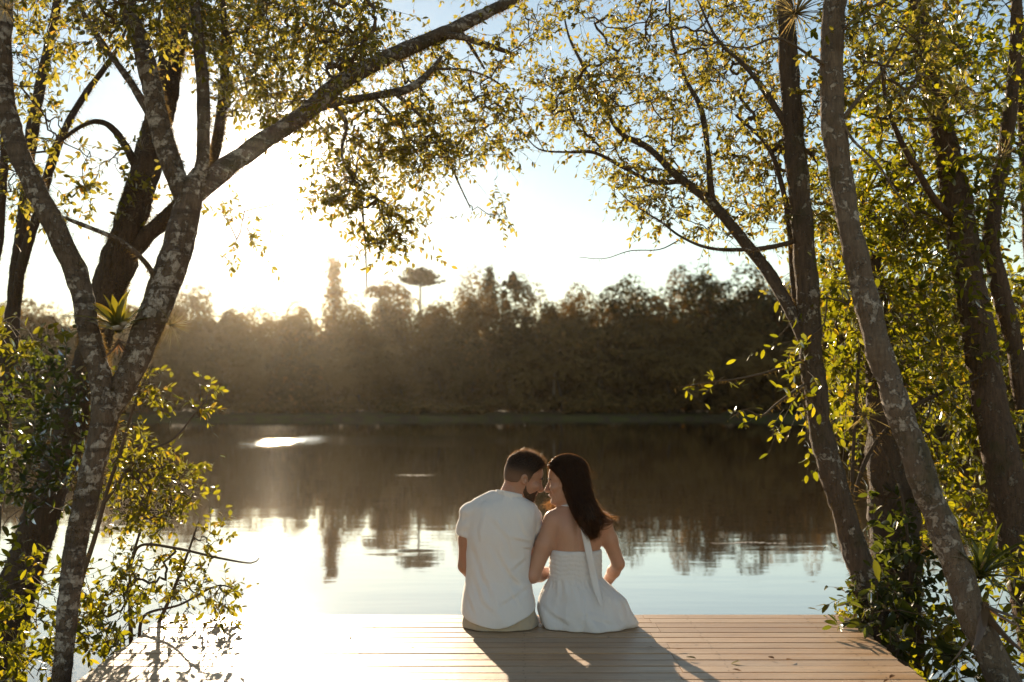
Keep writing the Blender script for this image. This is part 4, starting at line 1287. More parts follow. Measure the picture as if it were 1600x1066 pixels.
M['moss'] = mat_leaf('hanging_moss', (0.075, 0.060, 0.026), (0.125, 0.095, 0.042), (0.16, 0.11, 0.055), 0.5, 0.7, (2.4, 2.0, 1.3), 0.02)
M['spike'] = mat_leaf('silvery_air_plant', (0.13, 0.11, 0.06), (0.25, 0.21, 0.12), (0.30, 0.20, 0.10), 0.5, 0.45, (1.7, 1.5, 0.9), 0.1)
M['brom'] = mat_leaf('bromeliad_leaf', (0.075, 0.085, 0.014), (0.155, 0.145, 0.026), (0.20, 0.13, 0.03), 0.45, 0.35, (2.2, 1.9, 0.6), 0.14)
M['dead'] = mat_leaf('dead_leaf', (0.13, 0.078, 0.04), (0.22, 0.14, 0.075), (0.28, 0.17, 0.08), 0.4, 0.7, (1.5, 1.2, 0.9), 0.03)

def leaf_unit(variant):
    """unit leaf along +X, folded along the midrib and drooping at the tip"""
    w = (0.20, 0.25, 0.17)[variant]; c = (0.10, 0.16, 0.06)[variant]
    V = [(0, 0, 0), (0.33, 0, 0.0), (0.70, 0, -c * 0.5), (1.0, 0, -c * 1.4),
         (0.28, w * 0.92, 0.05), (0.62, w, 0.03 - c * 0.4), (0.28, -w * 0.92, 0.05), (0.62, -w, 0.03 - c * 0.4),
         (0.86, w * 0.55, -c * 0.8), (0.86, -w * 0.55, -c * 0.8)]
    T = [(0, 1, 4), (1, 2, 5), (1, 5, 4), (2, 8, 5), (2, 3, 8), (0, 6, 1), (1, 7, 2), (1, 6, 7), (2, 7, 9), (2, 9, 3)]
    return np.array(V), np.array(T)
LEAF = [leaf_unit(i) for i in range(3)]
LEAF_MESH = {}
def leaf_mesh(variant, mat):
    k = (variant, mat.name)
    if k not in LEAF_MESH: LEAF_MESH[k] = make_mesh('leaf', LEAF[variant][0], LEAF[variant][1], mat)
    return LEAF_MESH[k]

def basis(d, n):
    d = d / (np.linalg.norm(d, axis=-1, keepdims=True) + 1e-9)
    y = np.cross(n, d); y /= np.linalg.norm(y, axis=-1, keepdims=True) + 1e-9
    z = np.cross(d, y)
    return d, y, z

def to_px(p):
    q = p - np.array([0, 0, CAM_H])
    fw = q[:, 1] * CP + q[:, 2] * SP; up = -q[:, 1] * SP + q[:, 2] * CP
    return 800 + F * q[:, 0] / fw, 533 - F * up / fw, fw

def place_leaves(parent, L, mat, single=300, minpx=10.5, variant=None, seed=0, part_name='foliage'):
    """L: dict pos, dir, nrm, size. The largest in view become leaf objects, the rest one joined part"""
    r = np.random.default_rng(seed)
    pos, size = L['pos'], L['size']
    n = len(pos)
    dx, dy, dz = basis(L['dir'], L['nrm'])
    var = r.integers(0, 3, n) if variant is None else np.full(n, variant)
    px, py, fw = to_px(pos)
    vis = (px > 5) & (px < 1595) & (py > 5) & (py < 1060) & (fw > 0.5)
    big = np.where(vis, size * F / np.maximum(fw, 0.5), 0)
    # facing the lens makes a leaf show larger
    view = (pos - np.array([0, 0, CAM_H])); view /= np.linalg.norm(view, axis=1, keepdims=True)
    show = big * (0.35 + 0.65 * np.abs((dz * view).sum(1)))
    order = np.argsort(-show)
    pick = [i for i in order[:single] if big[i] >= minpx]
    rest = np.ones(n, bool); rest[pick] = False
    vs, fs_, tn, off = [], [], [], 0
    for k in range(3):
        m = np.where(rest & (var == k))[0]
        if not len(m): continue
        V, T = LEAF[k]
        s = size[m][:, None, None]
        v = pos[m][:, None] + s * (V[None, :, 0:1] * dx[m][:, None] + V[None, :, 1:2] * dy[m][:, None] + V[None, :, 2:3] * dz[m][:, None])
        vs.append(v.reshape(-1, 3)); fs_.append((T[None] + (np.arange(len(m)) * len(V))[:, None, None]).reshape(-1, 3) + off)
        tn.append(np.repeat(r.uniform(0, 1, len(m)), len(V))); off += len(m) * len(V)
    fo = None
    if vs:
        me = make_mesh(part_name, np.concatenate(vs), np.concatenate(fs_), mat); attr(me, 'tint', np.concatenate(tn))
        fo = put(part_name, me, parent); fo['kind'] = 'stuff'
    pm = Matrix.Translation(-parent.location) if fo is None else Matrix.Identity(4)
    for i in pick:
        o = bpy.data.objects.new('leaf', leaf_mesh(int(var[i]), mat))
        col.objects.link(o); o.parent = fo or parent; o.matrix_parent_inverse = pm
        s = size[i]
        o.matrix_basis = Matrix(((dx[i, 0] * s, dy[i, 0] * s, dz[i, 0] * s, pos[i, 0]), (dx[i, 1] * s, dy[i, 1] * s, dz[i, 1] * s, pos[i, 1]),
                                 (dx[i, 2] * s, dy[i, 2] * s, dz[i, 2] * s, pos[i, 2]), (0, 0, 0, 1)))

def twig_leaves(starts, dirs, length, nleaf, lsize, seed, droop=0.25, spread=0.8, twig_r=0.0016):
    """leafy twigs; returns twig tubes and the leaf table"""
    r = np.random.default_rng(seed)
    n = len(starts)
    dirs = dirs / (np.linalg.norm(dirs, axis=1, keepdims=True) + 1e-9)
    tubes, P_, D_, N_, S_ = [], [], [], [], []
    for i in range(n):
        L = length * r.uniform(0.55, 1.25); k = max(4, int(nleaf * r.uniform(0.7, 1.3)))
        bend = r.normal(size=3) * 0.35; bend[2] -= droop
        t = np.linspace(0, 1, 5)
        path = starts[i] + L * (dirs[i] * t[:, None] + bend * (t ** 2)[:, None] * 0.6)
        tubes.append(tube(path, np.linspace(twig_r, twig_r * 0.4, 5), 3))
        tl = np.sort(r.uniform(0.12, 1.0, k)); tl[-1] = 1.0
        pp = np.stack([np.interp(tl, t, path[:, j]) for j in range(3)], 1)
        tg = dirs[i] + bend * 1.2 * tl[:, None]
        tg /= np.linalg.norm(tg, axis=1, keepdims=True) + 1e-9
        sd = np.cross(tg, r.normal(size=(k, 3))); sd /= np.linalg.norm(sd, axis=1, keepdims=True) + 1e-9
        dd = tg * 0.55 + sd * spread + r.normal(size=(k, 3)) * 0.15; dd[:, 2] -= 0.12
        nn = np.array([0, 0, 1.0]) + r.normal(size=(k, 3)) * 0.75
        P_.append(pp); D_.append(dd); N_.append(nn); S_.append(lsize * r.uniform(0.6, 1.25, k))
    return tubes, dict(pos=np.concatenate(P_), dir=np.concatenate(D_), nrm=np.concatenate(N_), size=np.concatenate(S_))

THIN = 0.84
def limb_path(pts, step=0.022):
    """pts: (photo x, photo y, depth, diameter in photo pixels) -> centre line and radii"""
    A = []
    for x, y, d, w in pts:
        p = P(x, y, d); A.append((p.x, p.y, p.z, w * 0.5 * d / F))
    C = catmull(A, step)
    return C[:, :3], np.maximum(C[:, 3] * THIN, 0.0009)

def moss_on(paths, count, length, seed, bias=0.35):
    r = np.random.default_rng(seed)
    tot = sum(np.sum(rr) * 1.0 for _, rr in paths)
    V = []
    for path, rad in paths:
        n = int(count * np.sum(rad) / tot)
        i = r.choice(len(path), n, p=rad / rad.sum())
        t = np.gradient(path, axis=0)[i]; t /= np.linalg.norm(t, axis=1, keepdims=True) + 1e-9
        o = np.cross(t, r.normal(size=(n, 3))); o /= np.linalg.norm(o, axis=1, keepdims=True) + 1e-9
        p = path[i] + o * (rad[i] * 0.97)[:, None] + t * r.normal(size=(n, 1)) * 0.02
        keep = vnoise(p * np.array([7, 7, 6.0]), seed) + bias > r.uniform(-0.5, 0.7, n)
        p, o, t = p[keep], o[keep], t[keep]; n = len(p)
        L = (length * r.uniform(0.35, 1.2, n))[:, None]
        tip = p + L * (o * 0.8 + r.normal(size=(n, 3)) * 0.35 + np.array([0, 0, -0.35]))
        s = np.cross(o, t) * (L * 0.075) + t * (L * 0.04)
        V.append(np.stack([p - s, p + s, tip], 1))
    V = np.concatenate(V)
    v = V.reshape(-1, 3); f = np.arange(len(v)).reshape(-1, 3)
    return v, f, np.repeat(r.uniform(0, 1, len(V)), 3)

def inside(poly, x, y):
    c = np.zeros(len(x), bool); n = len(poly); j = n - 1
    for i in range(n):
        xi, yi = poly[i]; xj, yj = poly[j]
        c ^= ((yi > y) != (yj > y)) & (x < (xj - xi) * (y - yi) / (yj - yi + 1e-9) + xi)
        j = i
    return c

def cloud(poly, n, d0, d1, r, clump=1.0, holes=0.0):
    """points of a crown seen inside a photograph outline, between two depths, thinned into clumps"""
    poly = np.array(poly, float); out = []
    lo, hi = poly.min(0), poly.max(0)
    seed = int(r.integers(1e6))
    while len(out) < n:
        x = r.uniform(lo[0], hi[0], 400); y = r.uniform(lo[1], hi[1], 400); d = r.uniform(d0, d1, 400)
        m = inside(poly, x, y)
        for a, b, c in zip(x[m], y[m], d[m]):
            p = np.array(P(a, b, c))
            if clump and vnoise(p[None] * 2.6 * clump, seed)[0] < holes + r.uniform(-0.95, 0.55): continue
            out.append(p)
            if len(out) >= n: break
    return np.array(out)

def grow(limbs, targets, seed, rmin=0.0017, power=0.40):
    """join every target to the nearest wood, nearest first; returns tubes and the direction at each target"""
    r = np.random.default_rng(seed)
    nodes = [tuple(p) for path, rad in limbs for p in path[len(path) // 4::2]]
    caps = [x for path, rad in limbs for x in rad[len(path) // 4::2]]
    nodes = np.array(nodes); caps = np.array(caps)
    parent = np.full(len(nodes), -1); n0 = len(nodes)
    T = np.asarray(targets); todo = np.ones(len(T), bool)
    d2 = ((T[:, None, :] - nodes[None]) ** 2).sum(2)
    best = d2.argmin(1); bd = np.sqrt(d2.min(1))
    N_ = [nodes]; par = list(parent); seg = []; enddir = np.zeros((len(T), 3))
    allp = nodes
    for _ in range(len(T)):
        i = np.where(todo, bd, 1e9).argmin(); todo[i] = False
        a = allp[best[i]]; b = T[i]; L = np.linalg.norm(b - a) + 1e-6
        m = max(3, int(L / 0.07) + 1)
        t = np.linspace(0, 1, m + 1)[1:]
        dr = (b - a) / L
        off = np.cross(dr, r.normal(size=3)) * L * r.uniform(0.04, 0.16) + np.array([0, 0, -0.06]) * L
        path = a + (b - a) * t[:, None] + off * np.sin(np.pi * t)[:, None] + r.normal(size=(m, 3)) * 0.012 * np.sin(np.pi * t)[:, None]
        k0 = len(allp)
        ids = list(range(k0, k0 + m)); par.append(best[i]); par += ids[:-1]
        allp = np.vstack([allp, path]); seg.append([best[i]] + ids)
        enddir[i] = path[-1] - (path[-3] if m > 2 else a)
        dn = np.sqrt(((T[:, None, :] - path[None]) ** 2).sum(2))
        j = dn.argmin(1); dm = dn.min(1) * 1.04
        up = dm < bd
        best[up] = k0 + j[up]; bd[up] = dm[up]
    cnt = np.zeros(len(allp))
    for s in seg: cnt[s[-1]] += 1
    for k in range(len(allp) - 1, n0 - 1, -1):
        if par[k] >= 0: cnt[par[k]] += cnt[k]
    rad = rmin * np.maximum(cnt, 1) ** power
    tubes = []
    for s in seg:
        rr = rad[s].copy(); rr[0] = min(rad[s[1]] * 1.15, caps[s[0]] if s[0] < n0 else rad[s[0]])
        tubes.append(tube(allp[s], rr, 5 if rr[0] > 0.006 else 4))
    return tubes, enddir

def build_tree(name, label, limbs, clouds, bark, leafmat, seed, lsize, nleaf=14, tw_len=0.24, twigs=2, moss=0, moss_len=0.03, single=300, cat='tree', sides=18, lump=0.11, group=None, droop=0.25, bare=0.0):
    first = limb_path(limbs[0][1])
    base = first[0][0]
    root = empty(name, tuple(base), label, cat, group)
    paths = []
    for pn, pts in limbs:
        path, rad = limb_path(pts)
        paths.append((path, rad))
        v, f = tube(path, rad, sides if rad.max() > 0.02 else 7, lump, seed)
        put(pn, make_mesh(pn, v, f, bark if rad.max() > 0.008 else M['twig'], True), root)
    if moss:
        v, f, tn = moss_on(paths, moss, moss_len, seed)
        me = make_mesh('moss', v, f, M['moss']); attr(me, 'tint', tn)
        o = put('moss', me, root); o['kind'] = 'stuff'
    if clouds is not None and len(clouds):
        r = np.random.default_rng(seed)
        tubes, ed = grow(paths, clouds, seed)
        st, dr = [], []
        for p, e in zip(clouds, ed):
            e = e / (np.linalg.norm(e) + 1e-9)
            if r.uniform() < bare: continue
            for k in range(twigs):
                d = e * 0.7 + r.normal(size=3) * 0.6
                st.append(p); dr.append(d)
        tt, L = twig_leaves(np.array(st), np.array(dr), tw_len, nleaf, lsize, seed + 1, droop)
        v, f = join(tubes + tt)
        o = put('twigs', make_mesh('twigs', v, f, M['twig'], True), root); o['kind'] = 'stuff'
        place_leaves(root, L, leafmat, single, 10.5, None, seed + 2, 'crown' if cat == 'tree' else 'foliage')
    return root

R3 = np.random.default_rng(77)
# ---- the forked tree on the left, its long bough arching over the view
A_limbs = [
    ('trunk', [(92, 1190, 4.20, 44), (96, 1066, 4.20, 42), (104, 980, 4.2, 42), (120, 850, 4.22, 48), (145, 730, 4.24, 54), (163, 650, 4.25, 58), (160, 600, 4.25, 52), (142, 530, 4.27, 48)]),
    ('limb', [(150, 560, 4.26, 46), (138, 515, 4.27, 48), (128, 450, 4.3, 50), (98, 378, 4.3, 50), (58, 298, 4.32, 48), (24, 220, 4.35, 46), (4, 120, 4.4, 42), (8, 0, 4.45, 40), (22, -140, 4.5, 34), (40, -300, 4.6, 26)]),
    ('limb', [(158, 665, 4.25, 48), (178, 625, 4.27, 54), (206, 575, 4.3, 60), (244, 480, 4.35, 66), (280, 375, 4.4, 64), (300, 300, 4.42, 56), (312, 270, 4.45, 40)]),
    ('limb', [(297, 330, 4.41, 44), (276, 275, 4.42, 46), (258, 225, 4.44, 46), (245, 170, 4.46, 46), (226, 90, 4.5, 42), (198, 0, 4.5, 36), (180, -110, 4.55, 30), (170, -260, 4.6, 20)]),
    ('limb', [(300, 320, 4.42, 34), (314, 265, 4.43, 32), (319, 200, 4.45, 30), (316, 120, 4.5, 28), (308, 40, 4.5, 26), (300, -60, 4.5, 22), (310, -220, 4.6, 14)]),
    ('bough', [(296, 310, 4.42, 48), (335, 276, 4.5, 46), (395, 232, 4.65, 42), (465, 186, 4.85, 40), (535, 128, 5.05, 38), (600, 92, 5.25, 34), (660, 66, 5.45, 32), (720, 40, 5.6, 30), (800, 0, 5.9, 24), (870, -38, 6.1, 18), (960, -90, 6.4, 10)]),
    ('branch', [(690, 55, 5.5, 18), (720, 58, 5.5, 16), (760, 70, 5.5, 14), (806, 86, 5.5, 7)]),
    ('branch', [(722, 52, 5.6, 9), (740, 80, 5.6, 8), (757, 108, 5.6, 4)]),
    ('branch', [(470, 178, 4.9, 20), (530, 160, 5.0, 17), (585, 150, 5.1, 17), (640, 138, 5.2, 17), (672, 112, 5.3, 13), (690, 88, 5.35, 8)]),
    ('branch', [(505, 150, 5.0, 10), (540, 190, 5.0, 9), (534, 244, 5.05, 7), (560, 300, 5.1, 6), (570, 370, 5.1, 4), (573, 450, 5.1, 2.4)]),
    ('branch', [(620, 148, 5.15, 9), (655, 180, 5.2, 8), (690, 225, 5.3, 6), (716, 285, 5.35, 4), (735, 325, 5.4, 2.4)]),
    ('branch', [(585, 152, 5.1, 8), (620, 190, 5.15, 6), (640, 225, 5.2, 4.5), (668, 260, 5.2, 2.5)]),
    ('branch', [(680, 107, 5.35, 7), (740, 112, 5.5, 5), (790, 140, 5.7, 4), (830, 200, 5.8, 3), (850, 235, 5.9, 2)]),
    ('branch', [(246, 440, 4.35, 14), (225, 408, 4.28, 12), (190, 378, 4.22, 11), (150, 360, 4.18, 12), (112, 345, 4.15, 9), (96, 338, 4.15, 4)]),
    ('branch', [(240, 190, 4.46, 18), (205, 130, 4.6, 16), (165, 75, 4.7, 14), (130, 20, 4.8, 12), (110, -40, 4.8, 9)])]
A_cl = np.concatenate([
    cloud([(330, -10), (620, -10), (560, 110), (480, 175), (420, 190), (340, 130)], 165, 4.3, 5.9, R3, 1.0, -0.1),
    cloud([(560, 90), (860, -10), (850, 90), (830, 200), (770, 230), (690, 210), (640, 170)], 105, 5.2, 6.3, R3, 1.0, 0.05),
    cloud([(480, 190), (600, 160), (740, 250), (660, 260), (600, 250), (560, 300), (500, 270)], 95, 4.9, 5.5, R3, 1.0, 0.0),
    cloud([(500, 300), (560, 260), (620, 330), (650, 370), (590, 400), (550, 350)], 42, 4.9, 5.2, R3, 0, 0),
    cloud([(765, 325), (795, 318), (790, 345), (770, 345)], 3, 5.6, 5.7, R3, 0),
    cloud([(330, 330), (390, 310), (410, 370), (360, 380)], 5, 5.0, 5.4, R3, 0),
    cloud([(-40, -40), (330, -40), (330, 70), (200, 60), (120, 90), (30, 60)], 110, 3.9, 5.2, R3, 1.0, 0.0),
    cloud([(230, -420), (1000, -420), (900, -20), (300, -20)], 110, 4.2, 6.5, R3, 1.0, 0.05),
    cloud([(-300, -420), (230, -420), (230, -30), (-300, -30)], 60, 3.8, 5.6, R3, 1.0, 0.0)])
THIN = 0.70
treeA = build_tree('forked_tree', 'forked lichen trunk left of the deck with a long bough arching over the lake', A_limbs, A_cl, M['bark_lichen'], M['leaf_canopy'], 101,
                   0.032, 15, 0.20, 3, 56000, 0.019)
# ---- the mossy leaning tree behind it
B_limbs = [
    ('trunk', [(-10, 1075, 5.6, 84), (24, 930, 5.6, 76), (62, 815, 5.65, 68), (98, 715, 5.7, 64), (130, 610, 5.7, 62), (160, 490, 5.75, 64), (192, 385, 5.8, 66), (218, 300, 5.85, 60), (240, 215, 5.9, 54), (262, 120, 5.9, 50), (276, 20, 6.0, 44), (286, -120, 6.0, 34), (300, -280, 6.1, 20)]),
    ('limb', [(200, 400, 5.8, 34), (235, 362, 5.8, 34), (275, 325, 5.8, 30), (330, 250, 5.85, 24), (345, 180, 5.9, 20), (352, 80, 6.0, 16), (345, -40, 6.0, 12)]),
    ('branch', [(215, 262, 5.85, 20), (180, 205, 5.8, 14), (150, 190, 5.75, 10), (115, 205, 5.7, 7), (80, 235, 5.6, 4)])]
B_cl = np.concatenate([
    cloud([(-10, 120), (90, 110), (110, 200), (60, 330), (-10, 320)], 34, 4.9, 6.0, R3, 1.0, -0.1),
    cloud([(100, 205), (185, 235), (185, 300), (140, 320), (95, 270)], 13, 5.2, 5.8, R3, 0),
    cloud([(20, 10), (120, 30), (110, 120), (20, 120)], 14, 5.0, 6.0, R3, 0),
    cloud([(180, 300), (250, 300), (245, 345), (200, 350)], 4, 5.5, 5.8, R3, 0),
    cloud([(300, 20), (420, 30), (430, 190), (360, 200), (330, 100)], 70, 5.6, 6.8, R3, 1.0, 0.0),
    cloud([(120, -350), (500, -350), (430, 10), (130, 10)], 60, 5.4, 7.0, R3, 1.0, 0.0)])
THIN = 0.78
treeB = build_tree('mossy_tree', 'dark moss covered trunk leaning right, behind the forked tree', B_limbs, B_cl, M['bark_moss'], M['leaf_canopy'], 102, 0.043, 11, 0.24, 2, 50000, 0.028)
# ---- thin stems at the left edge
G_limbs = [
    ('trunk', [(-20, 900, 6.2, 34), (-4, 720, 6.2, 32), (14, 560, 6.2, 30), (24, 450, 6.25, 28), (38, 330, 6.3, 25), (50, 210, 6.3, 23), (68, 110, 6.4, 20), (90, 0, 6.4, 16), (100, -120, 6.4, 10)]),
    ('limb', [(20, 480, 6.22, 20), (38, 400, 6.2, 20), (60, 330, 6.2, 18), (82, 250, 6.2, 18), (105, 195, 6.25, 15), (135, 145, 6.3, 13), (176, 88, 6.3, 9), (200, 40, 6.3, 6)]),
    ('limb', [(-14, 640, 6.2, 22), (-20, 480, 6.3, 20), (0, 360, 6.4, 17), (6, 200, 6.4, 14), (-10, 60, 6.4, 10)])]
G_cl = cloud([(-60, 170), (30, 160), (60, 300), (40, 350), (-60, 340)], 16, 5.8, 6.6, R3, 0)
treeG = build_tree('thin_stemmed_tree', 'thin mossy stems at the left edge behind the leaning trunk', G_limbs, G_cl, M['bark_moss'], M['leaf_canopy'], 103, 0.05, 12, 0.24, 2, 14000, 0.024)

# ---- right: dark trunk on the deck corner with the arching limb
C_limbs = [
    ('trunk', [(1400, 1075, 4.72, 76), (1376, 985, 4.74, 62), (1346, 890, 4.78, 54), (1312, 780, 4.82, 50), (1287, 690, 4.85, 48), (1272, 600, 4.88, 46), (1265, 500, 4.9, 46), (1256, 380, 4.92, 46), (1246, 280, 4.95, 44), (1238, 180, 5.0, 42), (1230, 60, 5.0, 38), (1222, -60, 5.1, 30), (1215, -260, 5.2, 18)]),
    ('limb', [(1262, 545, 4.9, 24), (1240, 495, 4.92, 26), (1205, 432, 5.0, 24), (1171, 388, 5.1, 24), (1115, 320, 5.25, 21), (1059, 276, 5.4, 17), (1014, 232, 5.55, 13), (969, 207, 5.7, 10), (935, 150, 5.8, 8), (912, 105, 5.9, 7), (890, 60, 6.0, 5), (880, 20, 6.0, 3)]),
    ('branch', [(1062, 284, 5.4, 11), (1019, 284, 5.45, 10), (975, 262, 5.5, 8), (929, 239, 5.6, 7), (885, 238, 5.7, 5), (842, 233, 5.8, 3), (815, 205, 5.8, 2)]),
    ('branch', [(1116, 322, 5.25, 13), (1110, 290, 5.25, 13), (1106, 236, 5.3, 12), (1095, 170, 5.35, 11), (1072, 125, 5.4, 8), (1050, 60, 5.4, 6), (1045, -20, 5.4, 4)]),
    ('branch', [(1246, 376, 4.92, 11), (1205, 386, 4.9, 10), (1165, 390, 4.9, 9), (1110, 388, 4.95, 7), (1066, 371, 5.0, 6), (1030, 345, 5.0, 4), (990, 320, 5.05, 3), (968, 300, 5.1, 2)]),
    ('branch', [(1060, 376, 4.98, 3.0), (1030, 390, 5.0, 2.4), (985, 392, 5.02, 1.8), (945, 404, 5.04, 1.4), (905, 402, 5.05, 1.0)]),
    ('limb', [(1250, 530, 4.95, 17), (1240, 430, 5.0, 16), (1236, 370, 5.0, 14), (1224, 300, 5.05, 11), (1200, 230, 5.1, 9), (1150, 180, 5.2, 6)]),
    ('branch', [(1236, 210, 4.98, 16), (1200, 150, 5.0, 13), (1165, 105, 5.05, 9), (1120, 60, 5.1, 6), (1090, 0, 5.2, 4)]),
    ('branch', [(1250, 562, 4.85, 6), (1205, 580, 4.75, 5), (1150, 592, 4.7, 3.6), (1100, 598, 4.68, 2.6), (1062, 606, 4.66, 1.8)]),
    ('branch', [(1258, 600, 4.85, 6), (1215, 630, 4.75, 5), (1190, 650, 4.7, 3.5), (1165, 640, 4.65, 2.2), (1140, 655, 4.65, 1.6)])]
C_cl = np.concatenate([
    cloud([(860, -10), (1240, -10), (1240, 130), (1100, 200), (980, 180), (890, 110)], 210, 4.9, 6.4, R3, 1.0, 0.05),
    cloud([(820, 90), (900, 110), (1000, 210), (1110, 200), (1100, 300), (1000, 320), (920, 290), (880, 220)], 105, 5.3, 6.3, R3, 1.0, 0.10),
    cloud([(1110, 200), (1240, 150), (1240, 380), (1170, 350), (1120, 300)], 80, 5.0, 6.0, R3, 1.0, 0.05),
    cloud([(990, 300), (1100, 310), (1170, 390), (1120, 370), (1020, 350)], 24, 5.0, 5.5, R3, 0),
    cloud([(1240, 130), (1300, 130), (1300, 420), (1240, 420)], 45, 4.7, 5.6, R3, 0),
    cloud([(850, -420), (1350, -420), (1300, -10), (860, -10)], 90, 4.6, 6.6, R3, 1.0, 0.0)])
THIN = 0.76
treeC = build_tree('corner_tree', 'dark spotted trunk at the right deck corner with a limb arching left', C_limbs, C_cl, M['bark_dark'], M['leaf_canopy'], 104, 0.033, 12, 0.20, 3, 34000, 0.018, bare=0.08)
# leaf sprays hanging over the water from the corner tree
def spray(root, anchors, mat, seed, lsize, nleaf, tw, twigs=2, droop=0.5, single=300, outward=(0, 0, -0.3)):
    r = np.random.default_rng(seed); st, dr = [], []
    for a in anchors:
        for k in range(twigs):
            st.append(np.array(a)); dr.append(np.array(outward) + r.normal(size=3) * 0.7)
    tt, L = twig_leaves(np.array(st), np.array(dr), tw, nleaf, lsize, seed, droop)
    v, f = join(tt)
    o = put('twigs', make_mesh('twigs', v, f, M['twig'], True), root); o['kind'] = 'stuff'
    place_leaves(root, L, mat, single, 10.5, None, seed)
spray(treeC, [P(x, y, d) for x, y, d in ((1120, 596, 4.69), (1085, 600, 4.67), (1066, 604, 4.66), (1135, 595, 4.69), (1140, 650, 4.65), (1150, 645, 4.65), (1200, 645, 4.72), (1225, 640, 4.75), (1200, 665, 4.72), (1130, 590, 4.69))], M['leaf_lush'], 61, 0.042, 6, 0.10, 1, 0.6)

# ---- right: pale spotted leaning trunk
D_limbs = [
    ('trunk', [(1640, 1180, 4.05, 66), (1580, 1080, 4.08, 62), (1530, 985, 4.1, 58), (1488, 870, 4.15, 56), (1450, 765, 4.18, 56), (1412, 665, 4.2, 54), (1382, 575, 4.22, 52), (1356, 480, 4.25, 52), (1336, 395, 4.27, 48), (1318, 300, 4.3, 48), (1305, 220, 4.3, 48), (1300, 130, 4.3, 48), (1304, 20, 4.3, 46), (1316, -110, 4.35, 38), (1330, -300, 4.4, 24)]),
    ('branch', [(1306, 200, 4.3, 10), (1345, 150, 4.35, 8), (1380, 110, 4.4, 6), (1420, 40, 4.5, 4)]),
    ('branch', [(1303, 160, 4.3, 8), (1330, 215, 4.25, 6), (1370, 255, 4.2, 5), (1400, 300, 4.2, 4), (1430, 340, 4.2, 2.5)]),
    ('branch', [(1303, 110, 4.3, 8), (1270, 90, 4.25, 6), (1215, 60, 4.2, 5), (1160, 75, 4.15, 3.4), (1080, 55, 4.1, 2)]),
    ('branch', [(1303, 60, 4.3, 9), (1350, 20, 4.2, 7), (1420, -20, 4.2, 4)])]
D_cl = np.concatenate([
    cloud([(1310, -20), (1460, -20), (1480, 120), (1400, 180), (1320, 140)], 70, 4.1, 5.4, R3, 1.0, 0.0),
    cloud([(1200, -400), (1600, -400), (1550, -20), (1250, -20)], 60, 3.9, 5.4, R3, 1.0, 0.0)])
treeD = build_tree('spotted_tree', 'pale grey leaning trunk with lichen spots in front on the right', D_limbs, D_cl, M['bark_grey'], M['leaf_canopy'], 105, 0.043, 12, 0.22, 2, 22000, 0.012)

# ---- right edge: thick mossy trunk
E_limbs = [
    ('trunk', [(1650, 1120, 5.1, 84), (1615, 960, 5.1, 76), (1588, 840, 5.12, 72), (1562, 700, 5.15, 70), (1538, 580, 5.2, 66), (1520, 470, 5.22, 62), (1504, 370, 5.25, 60), (1488, 280, 5.3, 54), (1470, 190, 5.3, 46), (1446, 90, 5.35, 38), (1430, -20, 5.4, 32), (1420, -220, 5.5, 20)]),
    ('limb', [(1600, 640, 5.3, 34), (1585, 540, 5.3, 34), (1560, 440, 5.3, 36), (1548, 380, 5.3, 34), (1556, 310, 5.35, 30), (1572, 220, 5.4, 28), (1585, 100, 5.4, 24), (1590, -60, 5.5, 18)]),
    ('limb', [(1548, 405, 5.28, 18), (1510, 360, 5.2, 17), (1465, 318, 5.1, 16), (1435, 270, 5.05, 13), (1405, 215, 5.0, 11), (1385, 160, 5.0, 9), (1375, 90, 5.0, 6)]),
    ('branch', [(1490, 186, 5.3, 9), (1440, 187, 5.2, 8), (1385, 186, 5.1, 6), (1345, 178, 5.05, 4)]),
    ('limb', [(1622, 620, 6.6, 26), (1612, 460, 6.6, 24), (1603, 300, 6.6, 22), (1596, 120, 6.6, 18), (1590, -60, 6.6, 12)])]
E_cl = np.concatenate([
    cloud([(1340, -10), (1640, -10), (1640, 380), (1500, 380), (1400, 330), (1340, 200)], 270, 4.9, 7.2, R3, 1.0, -0.25),
    cloud([(1260, 250), (1420, 240), (1460, 400), (1300, 420)], 85, 5.2, 7.0, R3, 1.0, -0.1),
    cloud([(1300, -300), (1800, -300), (1800, 100), (1640, 0), (1320, -10)], 70, 4.6, 7.0, R3, 1.0, -0.1)])
treeE = build_tree('thick_mossy_tree', 'thick dark mossy trunk at the right edge of the view', E_limbs, E_cl, M['bark_red'], M['leaf_lush'], 106, 0.048, 11, 0.26, 3, 30000, 0.022)

# ---- thick ivy covered stem behind the corner tree
I_limbs = [
    ('trunk', [(1402, 1110, 5.25, 120), (1400, 1000, 5.25, 104), (1400, 880, 5.28, 96), (1394, 770, 5.3, 92), (1388, 680, 5.32, 84), (1378, 580, 5.35, 60), (1370, 480, 5.4, 40), (1366, 400, 5.4, 26)]),
    ('branch', [(1330, 800, 5.1, 10), (1345, 740, 5.1, 9), (1370, 690, 5.1, 9), (1420, 640, 5.1, 9), (1480, 610, 5.1, 7), (1530, 590, 5.1, 4)]),
    ('branch', [(1330, 800, 5.05, 7), (1334, 690, 5.05, 7), (1342, 560, 5.05, 6), (1350, 440, 5.1, 4)]),
    ('branch', [(1428, 1000, 5.0, 7), (1420, 860, 5.0, 7), (1405, 760, 5.0, 5), (1372, 690, 5.0, 4)])]
I_cl = np.concatenate([
    cloud([(1290, 340), (1480, 330), (1500, 420), (1510, 560), (1440, 680), (1330, 690), (1290, 560)], 250, 4.9, 6.6, R3, 1.0, -0.25),
    cloud([(1430, 640), (1530, 600), (1510, 780), (1450, 760)], 26, 5.2, 6.2, R3, 0),
    cloud([(1240, 520), (1275, 520), (1270, 640), (1240, 640)], 7, 4.75, 5.0, R3, 0)])
